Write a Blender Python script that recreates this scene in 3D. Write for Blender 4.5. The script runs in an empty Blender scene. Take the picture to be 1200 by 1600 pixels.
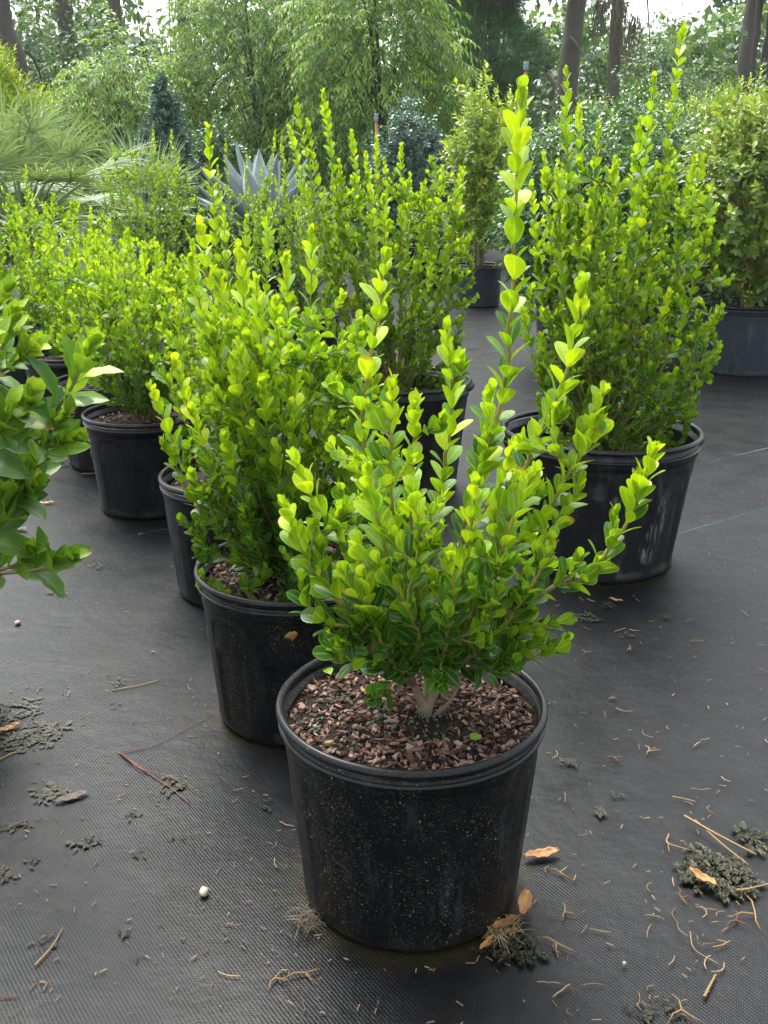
import bpy, math
import numpy as np
from mathutils import Matrix, Vector

# ------------------------------------------------------------------ camera, sky, sun, exposure
scene = bpy.context.scene
CAM_H, PITCH, FPX = 0.96, math.radians(18.5), 1600.0
cam_data = bpy.data.cameras.new('camera')
cam = bpy.data.objects.new('camera', cam_data)
scene.collection.objects.link(cam)
cam.location = (0, 0, CAM_H)
cam.rotation_euler = (math.radians(90) - PITCH, 0, 0)
cam_data.sensor_fit = 'VERTICAL'
cam_data.sensor_height = 24
cam_data.lens = 24.0
cam_data.clip_start = 0.02
cam_data.clip_end = 2000
scene.camera = cam

SUN_EL, SUN_AZ = math.radians(62), math.radians(-25)      # azimuth from +Y towards +X
world = bpy.data.worlds.new('World')
scene.world = world
world.use_nodes = True
wn, wl = world.node_tree.nodes, world.node_tree.links
bg = wn['Background']
sky = wn.new('ShaderNodeTexSky')
sky.sky_type = 'NISHITA'
sky.sun_disc = False
sky.sun_elevation = SUN_EL
sky.sun_rotation = SUN_AZ
sky.air_density = 1.0
sky.dust_density = 4.0
hs = wn.new('ShaderNodeHueSaturation')                     # thin overcast: most of the blue is gone
hs.inputs['Saturation'].default_value = 0.34
wl.new(sky.outputs[0], hs.inputs['Color'])
wl.new(hs.outputs[0], bg.inputs['Color'])
bg.inputs['Strength'].default_value = 0.15

sun_data = bpy.data.lights.new('sun', 'SUN')
sun_data.energy = 1.5
sun_data.angle = math.radians(35)
sun_data.color = (1.0, 0.98, 0.945)
sun = bpy.data.objects.new('sun', sun_data)
scene.collection.objects.link(sun)
sd = Vector((math.sin(SUN_AZ) * math.cos(SUN_EL), math.cos(SUN_AZ) * math.cos(SUN_EL), math.sin(SUN_EL)))
sun.rotation_euler = sd.to_track_quat('Z', 'Y').to_euler()

vs = scene.view_settings
vs.view_transform = 'Standard'
vs.look = 'None'
vs.exposure = 1.92
vs.gamma = 1.0
vs.use_curve_mapping = False
scene.cycles.use_denoising = True
scene.cycles.max_bounces = 6
scene.cycles.transmission_bounces = 4
scene.cycles.diffuse_bounces = 3
scene.cycles.use_adaptive_sampling = True
scene.cycles.adaptive_threshold = 0.02

rng = np.random.default_rng(7)
C = scene.collection
cp, sp_ = math.cos(PITCH), math.sin(PITCH)


def P(px, py, Y):
    """world point at distance Y on the line of sight of a photo position (1200x1600)"""
    u, v = (px - 600) / FPX, (py - 800) / FPX
    t = Y / (cp - v * sp_)
    return np.array((u * t, Y, CAM_H - t * (sp_ + v * cp)))


def G(px, py, z=0.0):
    """point on the level z seen at a photo position"""
    u, v = (px - 600) / FPX, (py - 800) / FPX
    t = (CAM_H - z) / (sp_ + v * cp)
    return np.array((u * t, t * (cp - v * sp_), z))


def project(p):
    p = np.asarray(p, float)
    x, y, z = p[..., 0], p[..., 1], p[..., 2] - CAM_H
    d = y * cp - z * sp_
    d = np.where(d > 0.05, d, 0.05)
    return 600 + FPX * x / d, 800 - FPX * (y * sp_ + z * cp) / d, d


def norm(a):
    a = np.asarray(a, float)
    return a / np.maximum(np.linalg.norm(a, axis=-1, keepdims=True), 1e-9)


# ------------------------------------------------------------------ materials
def mat(name):
    m = bpy.data.materials.new(name)
    m.use_nodes = True
    nt = m.node_tree
    return m, nt.nodes, nt.links, nt.nodes['Principled BSDF'], nt.nodes['Material Output']


def N(nodes, t, **kw):
    n = nodes.new(t)
    for k, v in kw.items():
        setattr(n, k, v)
    return n


def math_node(nodes, links, op, a, b=None, c=None, clamp=False):
    n = nodes.new('ShaderNodeMath')
    n.operation = op
    n.use_clamp = clamp
    for i, x in enumerate((a, b, c)):
        if x is None:
            continue
        if isinstance(x, (int, float)):
            n.inputs[i].default_value = x
        else:
            links.new(x, n.inputs[i])
    return n.outputs[0]


def mixrgb(nodes, links, fac, a, b, blend='MIX'):
    n = nodes.new('ShaderNodeMix')
    n.data_type = 'RGBA'
    n.blend_type = blend
    for i, x in ((0, fac), (6, a), (7, b)):
        if isinstance(x, (int, float)):
            n.inputs[i].default_value = x
        elif isinstance(x, tuple):
            n.inputs[i].default_value = (*x, 1) if len(x) == 3 else x
        else:
            links.new(x, n.inputs[i])
    return n.outputs[2]


def ramp(nodes, links, src, stops, interp='LINEAR'):
    r = nodes.new('ShaderNodeValToRGB')
    r.color_ramp.interpolation = interp
    els = r.color_ramp.elements
    while len(els) < len(stops):
        els.new(0.5)
    for e, (p, c) in zip(els, stops):
        e.position = p
        e.color = (*c, 1) if len(c) == 3 else c
    links.new(src, r.inputs[0])
    return r.outputs[0]


def both_attr(nodes, links, name):
    """a value stored on the mesh (joined pieces) or on the object (single pieces)"""
    a = N(nodes, 'ShaderNodeAttribute', attribute_type='GEOMETRY', attribute_name=name)
    b = N(nodes, 'ShaderNodeAttribute', attribute_type='OBJECT', attribute_name=name)
    return math_node(nodes, links, 'ADD', a.outputs['Fac'], b.outputs['Fac'])


def noise(nodes, links, scale, detail=4, rough=0.55, vec=None, dist=0.0):
    n = N(nodes, 'ShaderNodeTexNoise')
    n.inputs['Scale'].default_value = scale
    n.inputs['Detail'].default_value = detail
    n.inputs['Roughness'].default_value = rough
    n.inputs['Distortion'].default_value = dist
    if vec is not None:
        links.new(vec, n.inputs['Vector'])
    return n.outputs['Fac']


def leaf_mat(name, old, mid, young, veins=True, rough=0.36, transl=0.34, spec=0.5, under=0.6, pale=0.62, top_dark=0.0):
    m, nd, lk, bs, out = mat(name)
    age = both_attr(nd, lk, 'age')
    rnd = both_attr(nd, lk, 'rnd')
    geo = nd.new('ShaderNodeNewGeometry')
    # the upper face of a grown leaf is darker than its underside; new leaves are alike on both
    grown = math_node(nd, lk, 'SUBTRACT', 1.08, age, clamp=True)
    upper = math_node(nd, lk, 'SUBTRACT', 1.0, geo.outputs['Backfacing'])
    age = math_node(nd, lk, 'SUBTRACT', age, math_node(nd, lk, 'MULTIPLY', math_node(nd, lk, 'MULTIPLY', grown, upper), top_dark), clamp=True)
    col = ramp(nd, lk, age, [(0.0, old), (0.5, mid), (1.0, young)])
    hsv = nd.new('ShaderNodeHueSaturation')
    lk.new(col, hsv.inputs['Color'])
    lk.new(math_node(nd, lk, 'MULTIPLY_ADD', rnd, 0.5, 0.75), hsv.inputs['Value'])
    lk.new(math_node(nd, lk, 'MULTIPLY_ADD', rnd, -0.03, 0.515), hsv.inputs['Hue'])
    col = hsv.outputs[0]
    ucol = mixrgb(nd, lk, 0.5, col, tuple(0.45 * a + 0.55 * b for a, b in zip(mid, young)))
    col = mixrgb(nd, lk, math_node(nd, lk, 'MULTIPLY', geo.outputs['Backfacing'], under), col, ucol)
    pn = noise(nd, lk, 210, 3, 0.6, geo.outputs['Position'])
    col = mixrgb(nd, lk, math_node(nd, lk, 'MULTIPLY_ADD', pn, 1.6, -0.55, clamp=True), mixrgb(nd, lk, 1.0, col, (0.72, 0.78, 0.8), 'MULTIPLY'), mixrgb(nd, lk, 1.0, col, (1.15, 1.1, 1.0), 'MULTIPLY'))
    if veins:
        uv = N(nd, 'ShaderNodeAttribute', attribute_type='GEOMETRY', attribute_name='luv')
        sx = nd.new('ShaderNodeSeparateXYZ')
        lk.new(uv.outputs['Vector'], sx.inputs[0])
        au = math_node(nd, lk, 'ABSOLUTE', sx.outputs[0])
        midrib = math_node(nd, lk, 'SUBTRACT', 1.0, math_node(nd, lk, 'MULTIPLY', au, 6.5), clamp=True)
        margin = math_node(nd, lk, 'MULTIPLY', math_node(nd, lk, 'SUBTRACT', au, 0.80), 5.5, clamp=True)
        side = math_node(nd, lk, 'MULTIPLY_ADD', au, -0.55, sx.outputs[1])
        sv = math_node(nd, lk, 'SINE', math_node(nd, lk, 'MULTIPLY', side, 52.0))
        sv = math_node(nd, lk, 'MULTIPLY', math_node(nd, lk, 'SUBTRACT', sv, 0.72, clamp=True), 0.55)
        pv = math_node(nd, lk, 'MAXIMUM', math_node(nd, lk, 'MAXIMUM', midrib, margin), sv)
        col = mixrgb(nd, lk, math_node(nd, lk, 'MULTIPLY', pv, pale), col,
                     mixrgb(nd, lk, 0.42, mixrgb(nd, lk, 1.0, col, (1.3, 1.3, 1.3), 'MULTIPLY'), tuple(min(1, 0.2 * a + 0.95 * b + 0.04) for a, b in zip(mid, young))))
        # a few leaves with a browned tip or a rusty spot
        tipb = math_node(nd, lk, 'MULTIPLY', math_node(nd, lk, 'ADD', math_node(nd, lk, 'SUBTRACT', sx.outputs[1], 0.95), math_node(nd, lk, 'MULTIPLY', pn, 0.35)), 9.0, clamp=True)
        tipb = math_node(nd, lk, 'MULTIPLY', tipb, math_node(nd, lk, 'GREATER_THAN', rnd, 0.955))
        spot = math_node(nd, lk, 'MULTIPLY', math_node(nd, lk, 'SUBTRACT', noise(nd, lk, 150, 2, 0.5, geo.outputs['Position']), 0.72, clamp=True), 16.0, clamp=True)
        col = mixrgb(nd, lk, math_node(nd, lk, 'MULTIPLY', math_node(nd, lk, 'MAXIMUM', tipb, spot), 0.8), col, (0.24, 0.13, 0.035))
        bmp = nd.new('ShaderNodeBump')
        bmp.inputs['Strength'].default_value = 0.25
        bmp.inputs['Distance'].default_value = 0.001
        lk.new(pv, bmp.inputs['Height'])
        lk.new(bmp.outputs[0], bs.inputs['Normal'])
    lk.new(col, bs.inputs['Base Color'])
    bs.inputs['Roughness'].default_value = rough
    bs.inputs['Specular IOR Level'].default_value = spec
    tr = nd.new('ShaderNodeBsdfTranslucent')
    lk.new(mixrgb(nd, lk, 1.0, col, (1.25, 1.2, 0.55), 'MULTIPLY'), tr.inputs['Color'])
    mx = nd.new('ShaderNodeMixShader')
    mx.inputs[0].default_value = transl
    lk.new(bs.outputs[0], mx.inputs[1])
    lk.new(tr.outputs[0], mx.inputs[2])
    lk.new(mx.outputs[0], out.inputs['Surface'])
    return m


def stem_mat(name, old, young, scale=160):
    m, nd, lk, bs, out = mat(name)
    age = both_attr(nd, lk, 'age')
    col = ramp(nd, lk, age, [(0.0, old), (0.45, tuple(0.5 * (a + b) for a, b in zip(old, young))), (1.0, young)])
    tc = nd.new('ShaderNodeTexCoord')
    nz = noise(nd, lk, scale, 5, 0.7, tc.outputs['Object'])
    col = mixrgb(nd, lk, math_node(nd, lk, 'MULTIPLY_ADD', nz, 1.6, -0.55, clamp=True), mixrgb(nd, lk, 0.55, col, (0.0, 0.0, 0.0)), col)
    lk.new(col, bs.inputs['Base Color'])
    bs.inputs['Roughness'].default_value = 0.7
    bmp = nd.new('ShaderNodeBump')
    bmp.inputs['Strength'].default_value = 0.6
    bmp.inputs['Distance'].default_value = 0.002
    lk.new(nz, bmp.inputs['Height'])
    lk.new(bmp.outputs[0], bs.inputs['Normal'])
    return m


def simple_mat(name, col, rough=0.6, var=0.25, scale=40, spec=0.4, col2=None):
    m, nd, lk, bs, out = mat(name)
    tc = nd.new('ShaderNodeTexCoord')
    nz = noise(nd, lk, scale, 5, 0.6, tc.outputs['Object'])
    c2 = col2 or tuple(max(0, c * (1 - 2 * var)) for c in col)
    lk.new(mixrgb(nd, lk, math_node(nd, lk, 'MULTIPLY_ADD', nz, 2.2, -0.6, clamp=True), c2, col), bs.inputs['Base Color'])
    bs.inputs['Roughness'].default_value = rough
    bs.inputs['Specular IOR Level'].default_value = spec
    bmp = nd.new('ShaderNodeBump')
    bmp.inputs['Strength'].default_value = 0.3
    bmp.inputs['Distance'].default_value = 0.002
    lk.new(nz, bmp.inputs['Height'])
    lk.new(bmp.outputs[0], bs.inputs['Normal'])
    return m


def rnd_mat(name, stops, rough=0.75, spec=0.3):
    """colour picked per piece from its own random number"""
    m, nd, lk, bs, out = mat(name)
    rnd = both_attr(nd, lk, 'rnd')
    tc = nd.new('ShaderNodeTexCoord')
    nz = noise(nd, lk, 260, 4, 0.7, tc.outputs['Object'])
    col = ramp(nd, lk, rnd, stops)
    col = mixrgb(nd, lk, math_node(nd, lk, 'MULTIPLY_ADD', nz, 1.5, -0.35, clamp=True), mixrgb(nd, lk, 0.45, col, (0.01, 0.006, 0.004)), col)
    lk.new(col, bs.inputs['Base Color'])
    bs.inputs['Roughness'].default_value = rough
    bs.inputs['Specular IOR Level'].default_value = spec
    bmp = nd.new('ShaderNodeBump')
    bmp.inputs['Strength'].default_value = 0.5
    bmp.inputs['Distance'].default_value = 0.001
    lk.new(nz, bmp.inputs['Height'])
    lk.new(bmp.outputs[0], bs.inputs['Normal'])
    return m


def pot_mat(name, base=(0.0024, 0.0028, 0.0035), rough=0.42, specks=0.5, scuff=0.15, speck_scale=420, smear=None):
    m, nd, lk, bs, out = mat(name)
    tc = nd.new('ShaderNodeTexCoord')
    obj = tc.outputs['Object']
    wob = noise(nd, lk, 30, 3, 0.6, obj)
    def layer(scale, thr, seed):
        vo = N(nd, 'ShaderNodeTexVoronoi', feature='F1')
        vo.inputs['Scale'].default_value = scale
        mp = nd.new('ShaderNodeMapping')
        mp.inputs['Location'].default_value = (seed, seed * 2, seed * 3)
        lk.new(obj, mp.inputs['Vector'])
        nz = N(nd, 'ShaderNodeTexNoise')
        nz.inputs['Scale'].default_value = scale * 0.7
        lk.new(mp.outputs[0], nz.inputs['Vector'])
        ad = mixrgb(nd, lk, 0.012, mp.outputs[0], nz.outputs['Color'], 'ADD')
        lk.new(ad, vo.inputs['Vector'])
        sx = nd.new('ShaderNodeSeparateColor')
        lk.new(vo.outputs['Color'], sx.inputs[0])
        r = math_node(nd, lk, 'MULTIPLY', sx.outputs[0], thr)
        return math_node(nd, lk, 'MULTIPLY', math_node(nd, lk, 'SUBTRACT', r, vo.outputs['Distance']), 18.0, clamp=True)
    s1 = layer(speck_scale, 0.34, 1.3)
    s2 = layer(speck_scale * 0.40, 0.22, 4.1)
    sp = math_node(nd, lk, 'MAXIMUM', s1, s2)
    patch = math_node(nd, lk, 'MULTIPLY_ADD', noise(nd, lk, 14, 3, 0.6, obj), 4.0, -1.25, clamp=True)
    sp = math_node(nd, lk, 'MULTIPLY', math_node(nd, lk, 'MULTIPLY', sp, patch), specks)
    mp2 = nd.new('ShaderNodeMapping')
    mp2.inputs['Scale'].default_value = (1, 1, 0.18)
    lk.new(obj, mp2.inputs['Vector'])
    st = noise(nd, lk, 38, 5, 0.7, mp2.outputs[0])
    st = math_node(nd, lk, 'MULTIPLY', math_node(nd, lk, 'MULTIPLY_ADD', st, 5.0, -2.7, clamp=True), scuff)
    col = mixrgb(nd, lk, wob, tuple(c * 0.75 for c in base), tuple(c * 1.35 for c in base))
    col = mixrgb(nd, lk, st, col, (0.14, 0.14, 0.14))
    sz0 = nd.new('ShaderNodeSeparateXYZ')
    lk.new(obj, sz0.inputs[0])
    foot = math_node(nd, lk, 'MULTIPLY_ADD', noise(nd, lk, 26, 5, 0.7, obj), 0.16, math_node(nd, lk, 'MULTIPLY_ADD', sz0.outputs[2], -1.0, -0.055))
    foot = math_node(nd, lk, 'MULTIPLY', math_node(nd, lk, 'MULTIPLY', foot, 22.0, clamp=True), math_node(nd, lk, 'MULTIPLY_ADD', noise(nd, lk, 300, 3, 0.7, obj), 2.4, -0.8, clamp=True))
    col = mixrgb(nd, lk, math_node(nd, lk, 'MULTIPLY', foot, 0.5), col, (0.045, 0.036, 0.022))
    col = mixrgb(nd, lk, sp, col, (0.26, 0.225, 0.155))
    for (sx_, sy_, sz_, hx, hz, amt) in smear or ():
        mp = nd.new('ShaderNodeMapping')
        mp.vector_type = 'POINT'
        mp.inputs['Scale'].default_value = (1 / hx, 1 / hx, 1 / hz)
        mp.inputs['Location'].default_value = (-sx_ / hx, -sy_ / hx, -sz_ / hz)
        lk.new(obj, mp.inputs['Vector'])
        ln = N(nd, 'ShaderNodeVectorMath', operation='LENGTH')
        lk.new(mp.outputs[0], ln.inputs[0])
        fall = math_node(nd, lk, 'SUBTRACT', 1.0, ln.outputs['Value'], clamp=True)
        nz = noise(nd, lk, 70, 6, 0.75, mp2.outputs[0], 1.0)
        k = math_node(nd, lk, 'MULTIPLY_ADD', nz, 7.0, -3.6, clamp=True)
        col = mixrgb(nd, lk, math_node(nd, lk, 'MULTIPLY', math_node(nd, lk, 'MULTIPLY', math_node(nd, lk, 'MULTIPLY', fall, 2.0, clamp=True), k), amt), col, (0.42, 0.44, 0.46))
    lk.new(col, bs.inputs['Base Color'])
    bs.inputs['Specular IOR Level'].default_value = 0.26
    lk.new(math_node(nd, lk, 'MULTIPLY_ADD', wob, 0.25, rough - 0.1), bs.inputs['Roughness'])
    bmp = nd.new('ShaderNodeBump')
    bmp.inputs['Strength'].default_value = 0.18
    bmp.inputs['Distance'].default_value = 0.001
    lk.new(math_node(nd, lk, 'ADD', noise(nd, lk, 600, 2, 0.5, obj), sp), bmp.inputs['Height'])
    lk.new(bmp.outputs[0], bs.inputs['Normal'])
    return m


# the woven ground cloth: ribs in two directions, faint green marker threads, dust
def cloth_mat():
    m, nd, lk, bs, out = mat('woven_ground_cloth')
    tc = nd.new('ShaderNodeTexCoord')
    obj = tc.outputs['Object']
    rot = nd.new('ShaderNodeMapping')
    rot.inputs['Rotation'].default_value = (0, 0, math.radians(-35))
    lk.new(obj, rot.inputs['Vector'])
    sx = nd.new('ShaderNodeSeparateXYZ')
    lk.new(rot.outputs[0], sx.inputs[0])
    warp = noise(nd, lk, 3.0, 3, 0.5, obj)
    a = math_node(nd, lk, 'MULTIPLY_ADD', warp, 0.012, sx.outputs[0])
    b = math_node(nd, lk, 'MULTIPLY_ADD', warp, 0.010, sx.outputs[1])
    ra = math_node(nd, lk, 'SINE', math_node(nd, lk, 'MULTIPLY', a, 2 * math.pi / 0.0046))
    rb = math_node(nd, lk, 'SINE', math_node(nd, lk, 'MULTIPLY', b, 2 * math.pi / 0.0034))
    ra = math_node(nd, lk, 'MULTIPLY', ra, math_node(nd, lk, 'MULTIPLY_ADD', noise(nd, lk, 4.5, 4, 0.6, obj), 2.4, -0.55, clamp=True))
    weave = math_node(nd, lk, 'ADD', math_node(nd, lk, 'MULTIPLY', ra, 0.62), math_node(nd, lk, 'MULTIPLY', math_node(nd, lk, 'MULTIPLY', ra, rb), 0.5))
    big = noise(nd, lk, 1.3, 5, 0.6, obj)
    med = noise(nd, lk, 9.0, 5, 0.65, obj)
    fine = noise(nd, lk, 900, 2, 0.6, obj)
    dust = math_node(nd, lk, 'MULTIPLY_ADD', math_node(nd, lk, 'ADD', math_node(nd, lk, 'MULTIPLY', big, 0.6), math_node(nd, lk, 'MULTIPLY', med, 0.4)), 3.6, -1.35, clamp=True)
    col = mixrgb(nd, lk, dust, (0.0014, 0.0025, 0.0032), (0.0078, 0.0092, 0.0096))
    brown = math_node(nd, lk, 'MULTIPLY_ADD', noise(nd, lk, 2.7, 4, 0.6, obj, 0.6), 5.0, -3.0, clamp=True)
    col = mixrgb(nd, lk, math_node(nd, lk, 'MULTIPLY', brown, 0.6), col, (0.012, 0.0105, 0.008))
    col = mixrgb(nd, lk, math_node(nd, lk, 'MULTIPLY_ADD', weave, 0.16, 0.30, clamp=True), mixrgb(nd, lk, 0.5, col, (0, 0, 0)), mixrgb(nd, lk, 0.3, col, (0.0085, 0.0115, 0.0125)))
    for (cx, cy, cr_, amt) in ((0.037, 1.22, 0.150, 0.9), (-0.158, 1.715, 0.150, 0.5), (0.545, 2.51, 0.20, 0.7), (-0.70, 2.94, 0.15, 0.4), (1.80, 5.15, 0.22, 0.8)):
        vm = N(nd, 'ShaderNodeVectorMath', operation='DISTANCE')
        lk.new(obj, vm.inputs[0])
        vm.inputs[1].default_value = (cx, cy, 0.0)
        dd = math_node(nd, lk, 'SUBTRACT', vm.outputs['Value'], cr_)
        dd = math_node(nd, lk, 'MULTIPLY_ADD', noise(nd, lk, 18, 4, 0.65, obj), 0.075, math_node(nd, lk, 'MULTIPLY', dd, -1.0))
        dd = math_node(nd, lk, 'MULTIPLY', math_node(nd, lk, 'MULTIPLY', dd, 26.0, clamp=True), amt)
        col = mixrgb(nd, lk, dd, col, mixrgb(nd, lk, math_node(nd, lk, 'MULTIPLY_ADD', fine, 3.0, -1.0, clamp=True), (0.006, 0.0055, 0.002), (0.030, 0.024, 0.010)))
    # marker threads every 0.43 m
    q = math_node(nd, lk, 'MODULO', math_node(nd, lk, 'ADD', b, 100 * 0.43 - 1.732 + 0.215), 0.43)
    q = math_node(nd, lk, 'ABSOLUTE', math_node(nd, lk, 'SUBTRACT', q, 0.215))
    line = math_node(nd, lk, 'LESS_THAN', q, 0.0016)
    dash = math_node(nd, lk, 'GREATER_THAN', math_node(nd, lk, 'SINE', math_node(nd, lk, 'MULTIPLY', a, 2 * math.pi / 0.014)), -0.1)
    worn = math_node(nd, lk, 'MULTIPLY_ADD', noise(nd, lk, 2.0, 3, 0.6, obj), 5.0, -2.3, clamp=True)
    so = nd.new('ShaderNodeSeparateXYZ')
    lk.new(obj, so.inputs[0])
    worn = math_node(nd, lk, 'MULTIPLY', worn, math_node(nd, lk, 'MULTIPLY', math_node(nd, lk, 'SUBTRACT', so.outputs[1], 2.0), 1.5, clamp=True))
    line = math_node(nd, lk, 'MULTIPLY', math_node(nd, lk, 'MULTIPLY', line, dash), worn)
    col = mixrgb(nd, lk, line, col, (0.16, 0.34, 0.30))
    # pale specks of dust and grit
    vo = N(nd, 'ShaderNodeTexVoronoi', feature='F1')
    vo.inputs['Scale'].default_value = 140
    lk.new(obj, vo.inputs['Vector'])
    sc_ = nd.new('ShaderNodeSeparateColor')
    lk.new(vo.outputs['Color'], sc_.inputs[0])
    spk = math_node(nd, lk, 'MULTIPLY', math_node(nd, lk, 'SUBTRACT', math_node(nd, lk, 'MULTIPLY_ADD', sc_.outputs[0], 0.6, -0.45), vo.outputs['Distance']), 12.0, clamp=True)
    col = mixrgb(nd, lk, math_node(nd, lk, 'MULTIPLY', spk, 0.55), col, (0.14, 0.12, 0.085))
    lk.new(col, bs.inputs['Base Color'])
    bs.inputs['Specular IOR Level'].default_value = 0.205
    lk.new(math_node(nd, lk, 'MULTIPLY_ADD', med, 0.2, 0.33), bs.inputs['Roughness'])
    h = math_node(nd, lk, 'ADD', math_node(nd, lk, 'MULTIPLY', weave, 1.0), math_node(nd, lk, 'MULTIPLY', fine, 0.5))
    bmp = nd.new('ShaderNodeBump')
    bmp.inputs['Strength'].default_value = 0.26
    bmp.inputs['Distance'].default_value = 0.0011
    lk.new(h, bmp.inputs['Height'])
    b2 = nd.new('ShaderNodeBump')
    b2.inputs['Strength'].default_value = 0.2
    b2.inputs['Distance'].default_value = 0.02
    lk.new(med, b2.inputs['Height'])
    lk.new(bmp.outputs[0], b2.inputs['Normal'])
    lk.new(b2.outputs[0], bs.inputs['Normal'])
    return m


M = {
    'box': leaf_mat('boxwood_leaf', (0.028, 0.115, 0.012), (0.155, 0.335, 0.012), (0.48, 0.625, 0.018), transl=0.42, top_dark=0.42, rough=0.42, spec=0.42, pale=0.7),
    'box_far': leaf_mat('boxwood_leaf_far', (0.028, 0.115, 0.014), (0.15, 0.32, 0.014), (0.45, 0.585, 0.02), veins=False, transl=0.42, top_dark=0.35, rough=0.42, spec=0.42),
    'viburnum': leaf_mat('viburnum_leaf', (0.040, 0.13, 0.020), (0.14, 0.29, 0.022), (0.38, 0.53, 0.03), rough=0.45, transl=0.32, pale=0.35),
    'holly': leaf_mat('holly_leaf', (0.026, 0.09, 0.036), (0.095, 0.21, 0.065), (0.28, 0.44, 0.09), veins=False, rough=0.28, transl=0.2),
    'berry_shrub': leaf_mat('berry_shrub_leaf', (0.035, 0.10, 0.02), (0.13, 0.23, 0.035), (0.38, 0.45, 0.06), veins=False, rough=0.36, transl=0.3),
    'blue_holly': leaf_mat('blue_holly_leaf', (0.018, 0.06, 0.045), (0.06, 0.14, 0.10), (0.15, 0.26, 0.18), veins=False, rough=0.32, transl=0.15),
    'upright': leaf_mat('upright_shrub_leaf', (0.05, 0.12, 0.02), (0.20, 0.32, 0.035), (0.46, 0.55, 0.07), veins=False, rough=0.4, transl=0.35),
    'willow': leaf_mat('willow_leaf', (0.055, 0.14, 0.028), (0.17, 0.31, 0.055), (0.40, 0.55, 0.10), veins=False, rough=0.5, transl=0.4),
    'pine': leaf_mat('pine_needle', (0.02, 0.07, 0.025), (0.06, 0.15, 0.05), (0.13, 0.26, 0.08), veins=False, rough=0.55, transl=0.25),
    'wood': leaf_mat('woodland_leaf', (0.03, 0.085, 0.03), (0.095, 0.19, 0.06), (0.24, 0.35, 0.09), veins=False, rough=0.45, transl=0.35),
    'lime': leaf_mat('lime_leaf', (0.08, 0.16, 0.015), (0.22, 0.33, 0.02), (0.42, 0.52, 0.03), veins=False, rough=0.5, transl=0.4),
    'palm': leaf_mat('palm_leaf', (0.10, 0.17, 0.07), (0.23, 0.33, 0.15), (0.39, 0.48, 0.26), veins=False, rough=0.42, transl=0.25),
    'agave': leaf_mat('agave_leaf', (0.19, 0.235, 0.23), (0.31, 0.365, 0.36), (0.43, 0.49, 0.48), veins=False, rough=0.6, transl=0.05, spec=0.25),
    'stem': stem_mat('boxwood_stem', (0.27, 0.195, 0.115), (0.40, 0.34, 0.04)),
    'vstem': stem_mat('viburnum_stem', (0.13, 0.08, 0.05), (0.38, 0.30, 0.10)),
    'bark': stem_mat('tree_bark', (0.07, 0.057, 0.047), (0.12, 0.10, 0.08), 22),
    'pot': pot_mat('black_plastic_speckled', specks=1.0),
    'rim': pot_mat('rim_plastic', (0.0065, 0.007, 0.008), 0.3, specks=0.25, scuff=0.1),
    'pot_clean': pot_mat('black_plastic', specks=0.3, scuff=0.08),
    'pot_scuffed': pot_mat('black_plastic_scuffed', (0.0085, 0.0095, 0.011), specks=0.25, scuff=0.28),
    'pot_smeared': pot_mat('black_plastic_smeared', (0.0085, 0.0095, 0.011), specks=0.25, scuff=0.36, smear=((0.118, -0.170, 0.185, 0.030, 0.075, 1.0), (0.095, -0.18, 0.10, 0.035, 0.06, 0.7), (0.0, -0.205, 0.22, 0.02, 0.02, 0.8))),
    'pot_grey': pot_mat('weathered_plastic', (0.022, 0.027, 0.035), 0.5, specks=0.15, scuff=0.3),
    'soil': simple_mat('potting_soil', (0.016, 0.010, 0.007), 0.9, 0.3, 220, 0.2),
    'chip': rnd_mat('pine_bark_chip', [(0.0, (0.018, 0.010, 0.007)), (0.25, (0.08, 0.041, 0.026)), (0.55, (0.21, 0.115, 0.078)), (0.86, (0.43, 0.285, 0.215)), (0.93, (0.33, 0.24, 0.10)), (1.0, (0.30, 0.29, 0.05))]),
    'pellet': simple_mat('green_fertiliser', (0.003, 0.13, 0.08), 0.3, 0.1, 60, 0.5),
    'tan': rnd_mat('dry_needle', [(0.0, (0.15, 0.065, 0.022)), (0.45, (0.28, 0.165, 0.06)), (1.0, (0.40, 0.29, 0.14))], 0.6),
    'redneedle': simple_mat('red_brown_needle', (0.17, 0.05, 0.018), 0.5, 0.2, 60),
    'dry': simple_mat('dry_leaf', (0.38, 0.20, 0.055), 0.5, 0.2, 50, 0.4, (0.21, 0.09, 0.022)),
    'dull': simple_mat('dull_brown_leaf', (0.075, 0.052, 0.038), 0.6, 0.25, 60),
    'algae': simple_mat('wet_algae', (0.030, 0.031, 0.009), 0.45, 0.3, 300, 0.25, (0.006, 0.008, 0.002)),
    'fibre': simple_mat('grey_fibre', (0.15, 0.125, 0.085), 0.8, 0.2, 90),
    'pebble': simple_mat('pale_stone', (0.40, 0.36, 0.27), 0.7, 0.1, 90),
    'stake_wood': simple_mat('stake_wood', (0.36, 0.15, 0.05), 0.6, 0.1, 60),
    'stake_cap': simple_mat('stake_cap', (0.28, 0.42, 0.48), 0.5, 0.1, 60),
    'berry': simple_mat('yellow_berry', (0.46, 0.45, 0.05), 0.35, 0.1, 60),
    'cloth': cloth_mat(),
    'lawn': simple_mat('lawn', (0.16, 0.26, 0.04), 0.8, 0.2, 2.0, 0.2),
}

# ------------------------------------------------------------------ object helpers
def obj(name, me, material=None, parent=None, **props):
    if material is not None and len(me.materials) == 0:
        me.materials.append(material)
    o = bpy.data.objects.new(name, me)
    C.objects.link(o)
    if parent is not None:
        o.parent = parent
    for k, v in props.items():
        o[k] = v
    return o


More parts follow.
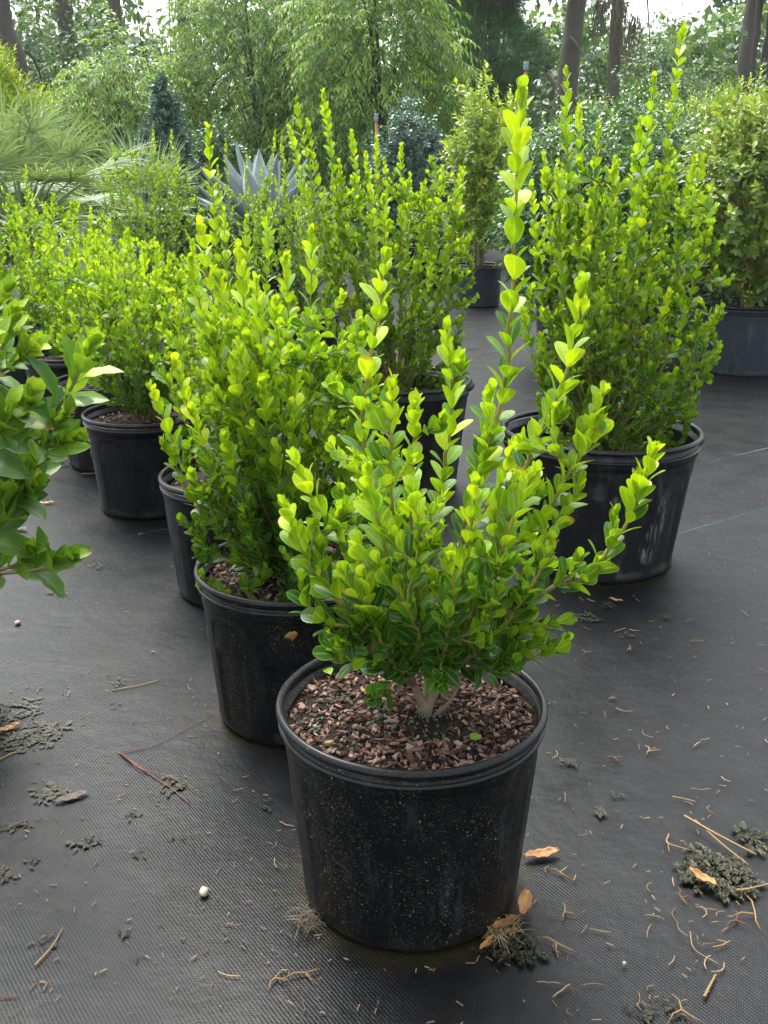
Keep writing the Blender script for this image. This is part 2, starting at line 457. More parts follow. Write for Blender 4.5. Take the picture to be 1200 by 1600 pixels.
def thing(name, label, cat, loc=(0, 0, 0), rz=0.0, group=None):
    o = bpy.data.objects.new(name, None)
    o.empty_display_size = 0.1
    C.objects.link(o)
    o.location = loc
    o.rotation_euler = (0, 0, rz)
    tag(o, label, cat, group)
    return o


def tag(o, label, cat, group=None):
    o['label'] = label
    o['category'] = cat
    if group:
        o['group'] = group
    return o


def mesh_np(name, verts, faces, smooth=True, attrs=None, vec_attrs=None):
    """faces: (n,k) int array, or a list of such arrays"""
    me = bpy.data.meshes.new(name)
    verts = np.asarray(verts, np.float32)
    if isinstance(faces, np.ndarray):
        faces = [faces]
    faces = [np.asarray(f, np.int32) for f in faces if len(f)]
    nl = sum(f.size for f in faces)
    nf = sum(len(f) for f in faces)
    me.vertices.add(len(verts))
    me.vertices.foreach_set('co', verts.ravel())
    me.loops.add(nl)
    me.loops.foreach_set('vertex_index', np.concatenate([f.ravel() for f in faces]))
    me.polygons.add(nf)
    tot = np.concatenate([np.full(len(f), f.shape[1], np.int32) for f in faces])
    st = np.concatenate([[0], np.cumsum(tot)[:-1]]).astype(np.int32)
    me.polygons.foreach_set('loop_start', st)
    me.polygons.foreach_set('loop_total', tot)
    me.polygons.foreach_set('use_smooth', np.full(nf, smooth, bool))
    for k, a in (attrs or {}).items():
        at = me.attributes.new(k, 'FLOAT', 'POINT')
        at.data.foreach_set('value', np.asarray(a, np.float32).ravel())
    for k, a in (vec_attrs or {}).items():
        at = me.attributes.new(k, 'FLOAT_VECTOR', 'POINT')
        at.data.foreach_set('vector', np.asarray(a, np.float32).ravel())
    me.update(calc_edges=True)
    me.validate()
    return me


class Acc:
    """collects pieces of geometry for one mesh"""
    def __init__(self):
        self.v, self.q, self.t, self.age, self.rnd, self.n = [], [], [], [], [], 0

    def add(self, v, f, age=0.0, rnd=0.5):
        v = np.asarray(v, float)
        f = np.asarray(f, int)
        if f.size:
            (self.q if f.shape[1] == 4 else self.t).append(f + self.n)
        self.v.append(v)
        self.age.append(np.broadcast_to(age, len(v)).astype(float))
        self.rnd.append(np.broadcast_to(rnd, len(v)).astype(float))
        self.n += len(v)

    def mesh(self, name, smooth=True):
        fs = []
        if self.q:
            fs.append(np.concatenate(self.q))
        if self.t:
            fs.append(np.concatenate(self.t))
        return mesh_np(name, np.concatenate(self.v), fs, smooth,
                       {'age': np.concatenate(self.age), 'rnd': np.concatenate(self.rnd)})


def tube(acc, pts, rad, sides=6, age=0.0, rnd=0.5, cap=True):
    pts = np.asarray(pts, float)
    n = len(pts)
    rad = np.broadcast_to(rad, n)
    tg = norm(np.gradient(pts, axis=0))
    ref = np.array((0.31, 0.87, 0.37))
    a = norm(np.cross(tg, ref))
    b = np.cross(tg, a)
    th = np.linspace(0, 2 * math.pi, sides, endpoint=False)
    ring = a[:, None, :] * np.cos(th)[None, :, None] + b[:, None, :] * np.sin(th)[None, :, None]
    v = (pts[:, None, :] + ring * rad[:, None, None]).reshape(-1, 3)
    i = np.arange(n - 1)[:, None] * sides + np.arange(sides)[None, :]
    j = np.arange(n - 1)[:, None] * sides + (np.arange(sides)[None, :] + 1) % sides
    f = np.stack([i, j, j + sides, i + sides], -1).reshape(-1, 4)
    ag = np.repeat(np.broadcast_to(age, n), sides)
    acc.add(v, f, ag, rnd)
    if cap:
        base = acc.n - n * sides
        acc.t.append(np.array([[base + (n - 1) * sides, base + (n - 1) * sides + k, base + (n - 1) * sides + k + 1] for k in range(1, sides - 1)]))


def smooth_path(ctrl, n=24):
    """Catmull-Rom through the control points"""
    c = np.asarray(ctrl, float)
    if len(c) == 2:
        return c[0] + (c[1] - c[0]) * np.linspace(0, 1, n)[:, None]
    p = np.vstack([2 * c[0] - c[1], c, 2 * c[-1] - c[-2]])
    out = []
    m = len(c) - 1
    for s in np.linspace(0, m - 1e-6, n):
        k = int(s)
        t = s - k
        a, b, d, e = p[k:k + 4]
        out.append(0.5 * ((2 * b) + (-a + d) * t + (2 * a - 5 * b + 4 * d - e) * t * t + (-a + 3 * b - 3 * d + e) * t ** 3))
    return np.array(out)


def bez(p0, p1, p2, p3, n=14):
    t = np.linspace(0, 1, n)[:, None]
    return (1 - t) ** 3 * p0 + 3 * (1 - t) ** 2 * t * p1 + 3 * (1 - t) * t * t * p2 + t ** 3 * p3


# leaf shapes: length 1 along +Y, upper face +Z
def leaf_template(widths, cols=2, fold=0.18, recurve=0.16, ripple=0.0, rows=None):
    rows_v = np.linspace(0, 1, len(widths)) if rows is None else np.asarray(rows)
    us = np.linspace(-1, 1, cols + 1)
    v, luv = [], []
    for y, w in zip(rows_v, widths):
        for u in us:
            x = u * w
            z = fold * abs(x) - recurve * y * y + ripple * math.sin(y * 21) * abs(u) * w
            v.append((x, y, z + 0.04 * math.sin(math.pi * y)))
            luv.append((u, y, 0))
    k = cols + 1
    f = [(r * k + c, r * k + c + 1, (r + 1) * k + c + 1, (r + 1) * k + c) for r in range(len(widths) - 1) for c in range(cols)]
    return np.array(v), np.array(f), np.array(luv)


BOX_R = [0, .08, .22, .41, .59, .77, .90, .97, 1.0]
BOX_W = [.022, .045, .165, .272, .315, .297, .215, .12, .045]
T_BOX = leaf_template(BOX_W, 4, 0.15, 0.06, rows=BOX_R)
T_BOX_MID = leaf_template([.025, .13, .28, .32, .23, .07], 2, 0.15, 0.06, rows=[0, .18, .42, .64, .9, 1])
T_BOX_LOW = leaf_template([.03, .20, .31, .05], 2, 0.2, 0.08, rows=[0, .35, .7, 1])
T_VIB = leaf_template([.02, .05, .16, .25, .275, .235, .14, .055, .0], 4, 0.30, 0.12, 0.10, rows=[0, .08, .2, .38, .55, .72, .87, .96, 1.0])
T_OVAL = leaf_template([.04, .24, .02], 2, 0.25, 0.12, rows=[0, .5, 1])
T_LANCE = (np.array([(0, 0, 0), (.12, .45, .03), (0, 1, -.12), (-.12, .45, .03)]), np.array([(0, 1, 2, 3)]), np.array([(0, 0, 0), (1, .5, 0), (0, 1, 0), (-1, .5, 0)]))
T_DIAM = (np.array([(0, 0, 0), (.30, .5, .06), (0, 1, -.08), (-.30, .5, .06)]), np.array([(0, 1, 2, 3)]), np.array([(0, 0, 0), (1, .5, 0), (0, 1, 0), (-1, .5, 0)]))
T_NEEDLE = (np.array([(-.012, 0, 0), (.012, 0, 0), (.004, 1, -.1), (-.004, 1, -.1)]), np.array([(0, 1, 2, 3)]), np.array([(0, 0, 0)] * 4))


class Leaves:
    def __init__(self):
        self.p, self.d, self.n, self.s, self.w, self.a, self.r = [], [], [], [], [], [], []

    def add(self, p, d, n, s, age, w=1.0, rnd=None):
        p = np.atleast_2d(p)
        k = len(p)
        self.p.append(p)
        self.d.append(np.broadcast_to(d, (k, 3)))
        self.n.append(np.broadcast_to(n, (k, 3)))
        self.s.append(np.broadcast_to(s, k))
        self.w.append(np.broadcast_to(w, k))
        self.a.append(np.broadcast_to(age, k))
        self.r.append(rng.random(k) if rnd is None else np.broadcast_to(rnd, k))

    def arrays(self):
        p, d, n = (np.concatenate(x) for x in (self.p, self.d, self.n))
        s, w, a, r = (np.concatenate(x) for x in (self.s, self.w, self.a, self.r))
        d = norm(d)
        n = norm(n - d * np.sum(n * d, -1, keepdims=True) + 1e-7)
        x = np.cross(d, n)
        return p, d, n, x, s, w, a, r


def leaf_mesh(name, arr, tmpl):
    p, d, n, x, s, w, a, r = arr
    tv, tf, tl = tmpl
    k, m = len(p), len(tv)
    v = (p[:, None, :] + (s * w)[:, None, None] * tv[None, :, 0:1] * x[:, None, :]
         + s[:, None, None] * tv[None, :, 1:2] * d[:, None, :] + s[:, None, None] * tv[None, :, 2:3] * n[:, None, :]).reshape(-1, 3)
    f = (tf[None] + (np.arange(k) * m)[:, None, None]).reshape(-1, tf.shape[1])
    return mesh_np(name, v, f, True, {'age': np.repeat(np.clip(a, 0, 1), m), 'rnd': np.repeat(r, m)}, {'luv': np.tile(tl, (k, 1))})


_tm = {}
def template_mesh(key, tmpl, material):
    if key not in _tm:
        tv, tf, tl = tmpl
        v = tv.copy()
        me = mesh_np(key, v, tf, True, None, {'luv': tl})
        me.materials.append(material)
        _tm[key] = me
    return _tm[key]


def build_foliage(parent, leaves, tmpl, material, singles=0, key='leaf', stuff_name='foliage', origin=None, leaf_name='leaf'):
    """the leaves that show largest as objects of their own, the rest as one mesh"""
    arr = leaves.arrays()
    origin = np.zeros(3) if origin is None else np.asarray(origin, float)
    p, d, n, x, s, w, a, r = arr
    keep = np.ones(len(p), bool)
    if singles:
        mid = p + d * (s * 0.55)[:, None]
        px, py, dep = project(mid)
        view = norm(mid - np.array((0, 0, CAM_H)))
        face = np.abs(np.sum(view * n, -1))
        area = (FPX * s / dep) ** 2 * (0.15 + face) * w
        cell = np.floor(px / 9).astype(int) * 100000 + np.floor(py / 9).astype(int)
        order = np.argsort(dep)
        seen = set()
        vis = np.zeros(len(p), bool)
        for i in order:
            c = cell[i]
            if c not in seen:
                vis[i] = True
                seen.add(c)
        infr = (px > -5) & (px < 1205) & (py > -5) & (py < 1605)
        score = area * np.where(vis, 1.0, 0.08) * np.where(infr, 1, 0.001)
        pick = np.argsort(-score)[:singles]
        keep[pick] = False
        me = template_mesh(key, tmpl, material)
        inv = Matrix.Translation(-Vector(origin))
        for i in pick:
            o = bpy.data.objects.new(leaf_name, me)
            C.objects.link(o)
            o.parent = parent
            X, D, Nn, q = x[i] * s[i] * w[i], d[i] * s[i], n[i] * s[i], p[i] - origin
            o.matrix_local = Matrix(((X[0], D[0], Nn[0], q[0]), (X[1], D[1], Nn[1], q[1]), (X[2], D[2], Nn[2], q[2]), (0, 0, 0, 1)))
            o['age'] = float(np.clip(a[i], 0, 1))
            o['rnd'] = float(r[i])
    if keep.any():
        sub = tuple(z[keep] for z in arr)
        sub = (sub[0] - origin,) + sub[1:]
        o = obj(stuff_name, leaf_mesh(stuff_name, sub, tmpl), material, parent, kind='stuff')
        return o


def shift(acc, origin):
    acc.v = [v - np.asarray(origin) for v in acc.v]
    return acc


# ------------------------------------------------------------------ pots
def lathe(profile, seg=72, radial=None, warp=None):
    """profile: list of (r, z) going round; returns verts, faces"""
    pr = np.asarray(profile, float)
    th = np.linspace(0, 2 * math.pi, seg, endpoint=False)
    r = np.repeat(pr[:, 0][:, None], seg, 1)
    z = np.repeat(pr[:, 1][:, None], seg, 1)
    T = np.repeat(th[None], len(pr), 0)
    if radial is not None:
        r = r + radial(T, z, r)
    x, y = r * np.cos(T), r * np.sin(T)
    if warp is not None:
        x, y, z = warp(x, y, z, T)
    v = np.stack([x, y, z], -1).reshape(-1, 3)
    n = len(pr)
    i = np.arange(n - 1)[:, None] * seg + np.arange(seg)[None]
    j = np.arange(n - 1)[:, None] * seg + (np.arange(seg)[None] + 1) % seg
    return v, np.stack([i, j, j + seg, i + seg], -1).reshape(-1, 4)


def make_pot(parent, R, H, material, seg=96, panels=12, phase=0.0, panel_depth=0.0022, oval=0.0, lugs=False, tilt=0.0, rb=0.83, ribs=True, lip=1.0):
    """black nursery pot: tapering body with arched panels, stepped band, rolled lip, hollow inside"""
    rbase = R * rb
    zb = H - 0.040 * lip                     # underside of the rim band
    nz = 34
    zs = np.linspace(0.006, zb, nz)
    prof = [(rbase - 0.012, 0.0), (rbase - 0.004, 0.001), (rbase, 0.006)]
    taper = lambda z: rbase + (R * 0.955 - rbase) * (z / zb)
    prof += [(taper(z), z) for z in zs[1:]]
    outer_n = len(prof)
    prof += [(R * 0.958, zb + 0.001), (R * 0.972, zb + 0.004), (R * 0.975, H - 0.018), (R * 0.955, H - 0.015)]
    # inside wall with two shallow rings
    for z in (H - 0.016, H - 0.026, H - 0.0265, H - 0.034, H - 0.0345, H - 0.05, H - 0.085, H - 0.125):
        prof.append((R * (0.945 - 0.25 * (H - z)) - (0.0025 if H - 0.034 < z < H - 0.026 else 0), z))

    def radial(T, z, r):
        a = (T + phase) * panels / (2 * math.pi)
        u = (a - np.floor(a)) * 2 - 1
        top = zb * 0.86 + zb * 0.07 * np.sqrt(np.maximum(0, 1 - (u / 0.62) ** 2))
        inside = (np.abs(u) < 0.62) & (z < top) & (z > 0.02)
        rib = np.exp(-((np.abs(u) - 0.66) / 0.07) ** 2) * (z < zb * 0.9) * 0.0012
        body = (z < zb - 0.002)
        d = np.where(inside, -panel_depth, 0.0) + (rib if ribs else 0)
        idx = np.arange(z.shape[0])[:, None]
        return d * body * (idx < outer_n) * (idx > 2)

    def warp(x, y, z, T):
        f = z / H
        x = x * (1 + oval * f * np.cos(2 * T + 0.4))
        y = y * (1 + oval * f * np.cos(2 * T + 0.4))
        z = z + oval * 0.25 * R * f * np.cos(2 * T - 0.6)
        return x, y, z

    v, f = lathe(prof, seg, radial, warp)
    # underside
    acc = Acc()
    acc.add(v, f)
    body = obj('pot', acc.mesh('pot'), material, parent)
    # rolled lip and the bead under it: one rim
    def bead(cr, cz, a, b, n=10):
        t = np.linspace(0, 2 * math.pi, n + 1)
        return [(cr + a * math.cos(k), cz + b * math.sin(k)) for k in t]
    rim = Acc()
    v, f = lathe(bead(R * 0.978, H - 0.006, 0.0052 * lip, 0.0068), seg, None, warp)
    rim.add(v, f)
    obj('rim', rim.mesh('rim'), M['rim'], body)
    b2 = Acc()
    v, f = lathe(bead(R * 0.972, H - 0.024 * lip, 0.0042 * lip, 0.0036), seg, None, warp)
    b2.add(v, f)
    obj('rim_band', b2.mesh('rim_band'), M['rim'], body)
    if lugs:
        for k, ang in enumerate((-0.12, math.pi - 0.12)):
            lg = Acc()
            th = np.linspace(ang - 0.26, ang + 0.26, 15)
            prof2 = bead(0, 0, 1, 1, 8)
            pts = []
            for t in th:
                e = math.cos((t - ang) / 0.26 * math.pi / 2) ** 0.7
                for (a, b) in prof2[:-1]:
                    pts.append(((R * 0.975 + (0.018 * e) * max(a, 0) + 0.002) * math.cos(t), (R * 0.975 + (0.018 * e) * max(a, 0) + 0.002) * math.sin(t), H - 0.020 + 0.013 * b))
            k8 = len(prof2) - 1
            fs = [(i * k8 + j, i * k8 + (j + 1) % k8, (i + 1) * k8 + (j + 1) % k8, (i + 1) * k8 + j) for i in range(14) for j in range(k8)]
            lg.add(np.array(pts), np.array(fs))
            obj('lifting_lug', lg.mesh('lifting_lug'), material, body)
    return body


def drain_hole(body, R, ang, z, r, material):
    a = Acc()
    th = np.linspace(0, 2 * math.pi, 14, endpoint=False)
    c = np.array((math.cos(ang), math.sin(ang), 0))
    t = np.array((-math.sin(ang), math.cos(ang), 0))
    ring = [c * (R + 0.0015) + t * r * math.cos(k) + np.array((0, 0, z + r * math.sin(k))) for k in th]
    ring2 = [c * (R - 0.02) + t * r * 0.9 * math.cos(k) + np.array((0, 0, z + r * 0.9 * math.sin(k))) for k in th]
    v = np.array(ring + ring2)
    f = [(i, (i + 1) % 14, 14 + (i + 1) % 14, 14 + i) for i in range(14)]
    a.add(v, np.array(f))
    a.t.append(np.array([[14, 14 + k, 14 + k + 1] for k in range(1, 13)]))
    obj('drain_hole', a.mesh('drain_hole'), material, body)


M['hole'] = simple_mat('hole_dark', (0.004, 0.004, 0.004), 0.9, 0.1, 20, 0.1)

# bark chips: six flat angular shapes
def chip_shapes():
    out = []
    r2 = np.random.default_rng(3)
    for k in range(7):
        m = 5 + k % 3
        th = np.sort(r2.uniform(0, 2 * math.pi, m) * 0.25 + np.linspace(0, 2 * math.pi, m, endpoint=False))
        rad = r2.uniform(0.7, 1.15, m)
        asp = r2.uniform(0.38, 0.8) if k < 4 else r2.uniform(0.16, 0.3)
        h = r2.uniform(0.12, 0.32)
        top = np.stack([rad * 0.86 * np.cos(th), rad * 0.86 * asp * np.sin(th), h + r2.uniform(-.12, .12, m)], -1)
        bot = np.stack([rad * np.cos(th), rad * asp * np.sin(th), np.zeros(m) - 0.1], -1)
        v = np.vstack([top, bot, [(0, 0, h * 1.15)]])
        tri = [(i, (i + 1) % m, 2 * m) for i in range(m)]
        for i in range(m):
            j = (i + 1) % m
            tri += [(m + i, m + j, j), (m + i, j, i)]
        out.append((v, np.array(tri)))
    return out


CHIPS = chip_shapes()


def euler_np(rx, ry, rz):
    return np.array(Matrix.Rotation(rz, 3, 'Z') @ Matrix.Rotation(ry, 3, 'Y') @ Matrix.Rotation(rx, 3, 'X'))


def fill_soil(parent, r, z, n, singles=0, size=(0.004, 0.011), pellets=0, dark_spot=None, mound=0.006, seed=1):
    rg = np.random.default_rng(seed)
    hgt = lambda x, y: z + mound * (1 - (x * x + y * y) / (r * r)) + 0.004 * math.sin(31 * x + seed) * math.cos(27 * y)
    acc = Acc()
    rr = np.linspace(0, 1, 14)
    th = np.linspace(0, 2 * math.pi, 40, endpoint=False)
    v = [(q * r * math.cos(t), q * r * math.sin(t), hgt(q * r * math.cos(t), q * r * math.sin(t)) + rg.normal(0, 0.0008)) for q in rr for t in th]
    f = [(i * 40 + k, i * 40 + (k + 1) % 40, (i + 1) * 40 + (k + 1) % 40, (i + 1) * 40 + k) for i in range(13) for k in range(40)]
    acc.add(np.array(v), np.array(f))
    soil = obj('soil', acc.mesh('soil'), M['soil'], parent)
    rest = Acc()
    items = []
    for i in range(n):
        q = r * math.sqrt(rg.random()) * 0.97
        t = rg.uniform(0, 2 * math.pi)
        x, y = q * math.cos(t), q * math.sin(t)
        s = rg.uniform(*size) * (1.0 if rg.random() < 0.8 else rg.uniform(1.2, 1.55))
        c = min(0.999, max(0, rg.beta(1.15, 1.25) * 0.92 + (0.1 if rg.random() < 0.08 else 0)))
        if dark_spot is not None:
            dd = math.hypot(x - dark_spot[0], y - dark_spot[1]) / dark_spot[2]
            if dd < 1 and rg.random() < 0.85:
                s *= 0.45
                c *= 0.25
        items.append((s, x, y, c, rg.integers(len(CHIPS)), rg.normal(0, 0.32), rg.normal(0, 0.32), rg.uniform(0, 6.28)))
    for i in range(n // 2):                                  # shreds and crumbs between the chips
        q = r * math.sqrt(rg.random()) * 0.97
        t = rg.uniform(0, 2 * math.pi)
        items.append((rg.uniform(0.0012, 0.0035), q * math.cos(t), q * math.sin(t), rg.random() ** 1.5 * 0.95, 5 + rg.integers(2), rg.normal(0, 0.4), rg.normal(0, 0.4), rg.uniform(0, 6.28)))
    items.sort(key=lambda k: -k[0])
    for i, (s, x, y, c, k, rx, ry, rz) in enumerate(items):
        v, f = CHIPS[k]
        zz = hgt(x, y) + s * 0.15 + rg.uniform(0, 0.003)
        if i < singles:
            key = 'bark_chip_%d' % k
            if key not in _tm:
                me = mesh_np('bark_chip', v, f, False)
                me.materials.append(M['chip'])
                _tm[key] = me
            o = bpy.data.objects.new('bark_chip', _tm[key])
            C.objects.link(o)
            o.parent = soil
            o.location = (x, y, zz)
            o.rotation_euler = (rx, ry, rz)
            o.scale = (s, s, s)
            o['rnd'] = float(c)
        else:
            rest.add((v * s) @ euler_np(rx, ry, rz).T + np.array((x, y, zz)), f, 0, c)
    if rest.n:
        obj('bark_mulch', rest.mesh('bark_mulch', False), M['chip'], soil, kind='stuff')
    if pellets:
        pa = Acc()
        ico_v, ico_f = ICO
        cl = [(rg.uniform(-0.8, 0.1) * r, rg.uniform(-0.4, 0.7) * r) for _ in range(7)]
        for i in range(pellets):
            if rg.random() < 0.75:
                cx, cy = cl[rg.integers(len(cl))]
                x, y = cx + rg.normal(0, 0.013), cy + rg.normal(0, 0.013)
            else:
                t = rg.uniform(0, 6.28)
                q = r * math.sqrt(rg.random()) * 0.9
                x, y = q * math.cos(t), q * math.sin(t)
            if x * x + y * y > (r * 0.93) ** 2:
                continue
            pa.add(ico_v * rg.uniform(0.0017, 0.0023) + np.array((x, y, hgt(x, y) + 0.0065)), ico_f)
        obj('fertiliser_pellets', pa.mesh('fertiliser_pellets'), M['pellet'], soil, kind='stuff')
    return soil


def ico():
    import bmesh
    bm = bmesh.new()
    bmesh.ops.create_icosphere(bm, subdivisions=1, radius=1)
    bmesh.ops.triangulate(bm, faces=bm.faces)
    v = np.array([x.co[:] for x in bm.verts])
    bm.verts.index_update()
    f = np.array([[x.index for x in q.verts] for q in bm.faces])
    bm.free()
    return v, f


ICO = ico()

# ------------------------------------------------------------------ boxwood shrubs
def leaf_shoot(L, path, length, spacing, size, age_tip=1.0, age_low=0.35, dens=1.0, height_age=None, droop=0.0, start=0.0, open_=1.0):
    """opposite pairs, each turned a quarter against the last, from the tip downwards"""
    dp = np.diff(path, axis=0)
    cum = np.concatenate([[0], np.cumsum(np.sqrt((dp * dp).sum(1)))])
    tot = cum[-1]
    length = min(length, tot * (1 - start))
    ss, s = [], 0.002
    while s < length:
        fr = min(1.0, s / (spacing * 3.2))
        ss.append(s)
        s += spacing * (0.32 + 0.68 * fr) * rng.uniform(0.85, 1.15)
    if not ss:
        return
    s = np.array(ss)
    m = len(s)
    tg_all = np.gradient(path, axis=0)
    t = tot - s
    pos = np.stack([np.interp(t, cum, path[:, i]) for i in range(3)], -1)
    tg = norm(np.stack([np.interp(t, cum, tg_all[:, i]) for i in range(3)], -1))
    a = norm(np.cross(tg, (0.23, 0.91, 0.33)))
    b = np.cross(tg, a)
    fr = np.minimum(1.0, s / (spacing * 3.2))
    ph = rng.uniform(0, math.pi) + np.cumsum(math.pi / 2 + rng.normal(0, 0.12, m))
    old = s / max(length, 1e-3)
    for side in (0, math.pi):
        az = ph + side + rng.normal(0, 0.22, m)
        rad = a * np.cos(az)[:, None] + b * np.sin(az)[:, None]
        phi = np.radians(13 + 17 * fr + 17 * fr * old * open_ + rng.normal(0, 8, m)) + droop * np.minimum(1, old)
        cph, sph = np.cos(phi)[:, None], np.sin(phi)[:, None]
        d = norm(tg * cph + rad * sph + np.array((0, 0, 0.14)))
        nn = tg * sph - rad * cph + rng.normal(0, 0.16, (m, 3))
        q = age_tip + (age_low - age_tip) * old ** 0.75
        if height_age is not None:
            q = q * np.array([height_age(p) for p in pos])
        L.add(pos + rad * 0.001, d, nn, size * (0.50 + 0.50 * fr) * rng.uniform(0.66, 1.16, m), q + rng.normal(0, 0.15, m), rng.uniform(0.84, 1.16, m))


def grow(base, mains, fills, stems, L, leaf, spacing, len_rng=(0.14, 0.3), r_main=0.004, r_tip=0.0009, hage=None, main_len=0.5, sides=5, bare=0.18, age_lo=0.25):
    """mains: list of control-point arrays that start near the trunk; fills: tip points"""
    paths = []
    for ctrl in mains:
        p = smooth_path(ctrl, 26)
        p[1:-1] += rng.normal(0, 0.0012, p[1:-1].shape)
        ln = np.linalg.norm(np.diff(p, axis=0), axis=1).sum()
        paths.append((p, ln))
        rad = np.linspace(r_main * (0.75 + 0.5 * min(1, ln / 0.7)), r_tip, len(p)) 
        tube(stems, p, rad, sides, np.clip(np.linspace(-0.15, 1.9, len(p)), 0, 1))
        leaf_shoot(L, p, ln * (1 - bare) * rng.uniform(0.85, 1) if main_len is None else min(ln * (1 - bare), main_len), spacing, leaf, 1.0, age_lo, height_age=hage)
    order = np.argsort([t[2] for t in fills]) if len(fills) else []
    AP = np.concatenate([p[2:-2] for p, _ in paths])
    AT = np.concatenate([norm(np.gradient(p, axis=0))[2:-2] for p, _ in paths])
    buf_p, buf_t = np.zeros((len(AP) + 8 * len(fills), 3)), np.zeros((len(AP) + 8 * len(fills), 3))
    cnt = len(AP)
    buf_p[:cnt], buf_t[:cnt] = AP, AT
    for i in order:
        tip = np.asarray(fills[i], float)
        w = tip - buf_p[:cnt]
        dist = np.sqrt((w * w).sum(1))
        ca = (w * buf_t[:cnt]).sum(1) / np.maximum(dist, 1e-6)
        cost = dist + 0.25 * (1 - ca) * dist + np.where(w[:, 2] < 0.01, 0.5, 0) + np.where(dist < 0.05, 0.2, 0)
        j = int(np.argmin(cost))
        best = (buf_p[j].copy(), buf_t[j].copy())
        a, tg = best
        dist = np.linalg.norm(tip - a)
        out = norm(tip - a)
        p = bez(a, a + norm(tg + out * 0.8) * dist * 0.35, tip - norm(np.array((out[0] * 0.5, out[1] * 0.5, 1.0))) * dist * 0.35, tip, 12)
        p[1:-1] += rng.normal(0, 0.0010, p[1:-1].shape)
        buf_p[cnt:cnt + 8], buf_t[cnt:cnt + 8] = p[2:-2], norm(np.gradient(p, axis=0))[2:-2]
        cnt += 8
        tube(stems, p, np.linspace(r_main * 0.45, r_tip * 0.8, len(p)), max(4, sides - 1), np.clip(np.linspace(0.15, 1.2, len(p)), 0, 1))
        leaf_shoot(L, p, dist * 0.96, spacing * rng.uniform(0.85, 1.1), leaf * rng.uniform(0.82, 1.08), 1.0, age_lo + 0.05, height_age=hage)
    return paths


def dome_tips(c, z0, z1, r, n, rg, bottom=0.45, top=0.75, ry=None, pw=0.85):
    """tips spread through a vase-shaped crown"""
    out = []
    for _ in range(n):
        f = rg.random() ** pw
        prof = bottom + (1 - bottom) * min(1, f / 0.45) if f < 0.45 else 1 - (1 - top) * ((f - 0.45) / 0.55) ** 2
        q = math.sqrt(rg.uniform(0.08, 1)) * prof
        t = rg.uniform(0, 2 * math.pi)
        out.append(np.array((c[0] + r * q * math.cos(t), c[1] + (ry or r) * q * math.sin(t), z0 + (z1 - z0) * f * rg.uniform(0.88, 1.06))))
    return out


def boxwood(name, label, group, X, Y, R, H, soil_drop, potkw, tips, z1, rad, n_main, n_fill, leaf, spacing, tmpl, tkey, singles, material, chips=300, chip_singles=0, pellets=0, seed=1,
            fill_pw=0.85, mains=None, z0=0.06, potmat=None, main_len=0.5, low_dark=0.45, stem_r=0.004, top=0.75, bottom=0.45, age_lo=0.25, dark=None, cat='potted shrub', trunk=True, extra=None, lean=(0, 0), chip_size=(0.004, 0.011)):
    global rng
    rng = np.random.default_rng(seed)
    origin = np.array((X, Y, 0.0))
    root = thing(name, label, cat, (X, Y, 0), 0, group)
    make_pot(root, R, H, potmat or M['pot_clean'], **potkw)
    zs = H - soil_drop
    fill_soil(root, R * 0.93, zs, chips, chip_singles, pellets=pellets, seed=seed, dark_spot=dark, size=chip_size)
    base = np.array((X + 0.0, Y, zs))
    stems, L = Acc(), Leaves()
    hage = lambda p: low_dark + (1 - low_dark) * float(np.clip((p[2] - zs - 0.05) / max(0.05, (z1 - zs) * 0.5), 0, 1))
    ctrl = []
    if mains:
        ctrl += mains
    def arc(tip):
        b0 = base + np.array((rng.normal(0, 0.006), rng.normal(0, 0.006), -0.01))
        out = tip - base
        hz = np.array((out[0], out[1], 0))
        return [b0, base + hz * 0.30 + np.array((0, 0, out[2] * 0.18)), base + hz * 0.72 + np.array((0, 0, out[2] * 0.5)), tip]
    for t in tips:
        ctrl.append(arc(np.asarray(t, float)))
    c = np.array((X + lean[0], Y + lean[1]))
    for t in dome_tips(c, zs + z0 + 0.15, z1, rad, n_main, rng, 0.6, top, pw=0.7):
        ctrl.append(arc(t))
    fills = dome_tips(c, zs + z0, z1 * 0.985, rad * 0.97, n_fill, rng, bottom, top, pw=fill_pw)
    if extra:
        fills += [np.asarray(e, float) for e in extra]
    if trunk:
        tube(stems, [base + np.array((0, 0, -0.02)), base + np.array((0.001, 0, 0.012)), base + np.array((0.003, 0.002, 0.04))], [stem_r * 2.9, stem_r * 2.5, stem_r * 1.9], 9, 0.0)
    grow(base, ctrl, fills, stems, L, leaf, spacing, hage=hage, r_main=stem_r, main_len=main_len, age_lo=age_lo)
    shift(stems, origin)
    obj('stem', stems.mesh('stem'), M['stem'], root)
    build_foliage(root, L, tmpl, material, singles, tkey, origin=origin)
    return root

# ------------------------------------------------------------------ the setting: lawn to the horizon, woven cloth over the yard
def sheet(name, x0, x1, y0, y1, z, nx, ny, material, amp=0.0):
    xs, ys = np.linspace(x0, x1, nx), np.linspace(y0, y1, ny)
    X, Y = np.meshgrid(xs, ys)
    Z = z + amp * (np.sin(X * 2.3 + 0.7 * np.sin(Y * 1.7)) * np.cos(Y * 1.9 + 0.4) - 1)
    v = np.stack([X, Y, Z], -1).reshape(-1, 3)
    i = (np.arange(ny - 1)[:, None] * nx + np.arange(nx - 1)[None]).ravel()
    f = np.stack([i, i + 1, i + nx + 1, i + nx], -1)
    return obj(name, mesh_np(name, v, f), material, None, kind='structure')


sheet('ground', -220, 220, -40, 380, -0.02, 12, 12, M['lawn'])
sheet('ground_cloth', -14, 14, -5, 20, 0.0, 120, 120, M['cloth'], 0.002)


def px_x(px, Y):
    return float(P(px, 300, Y)[0])


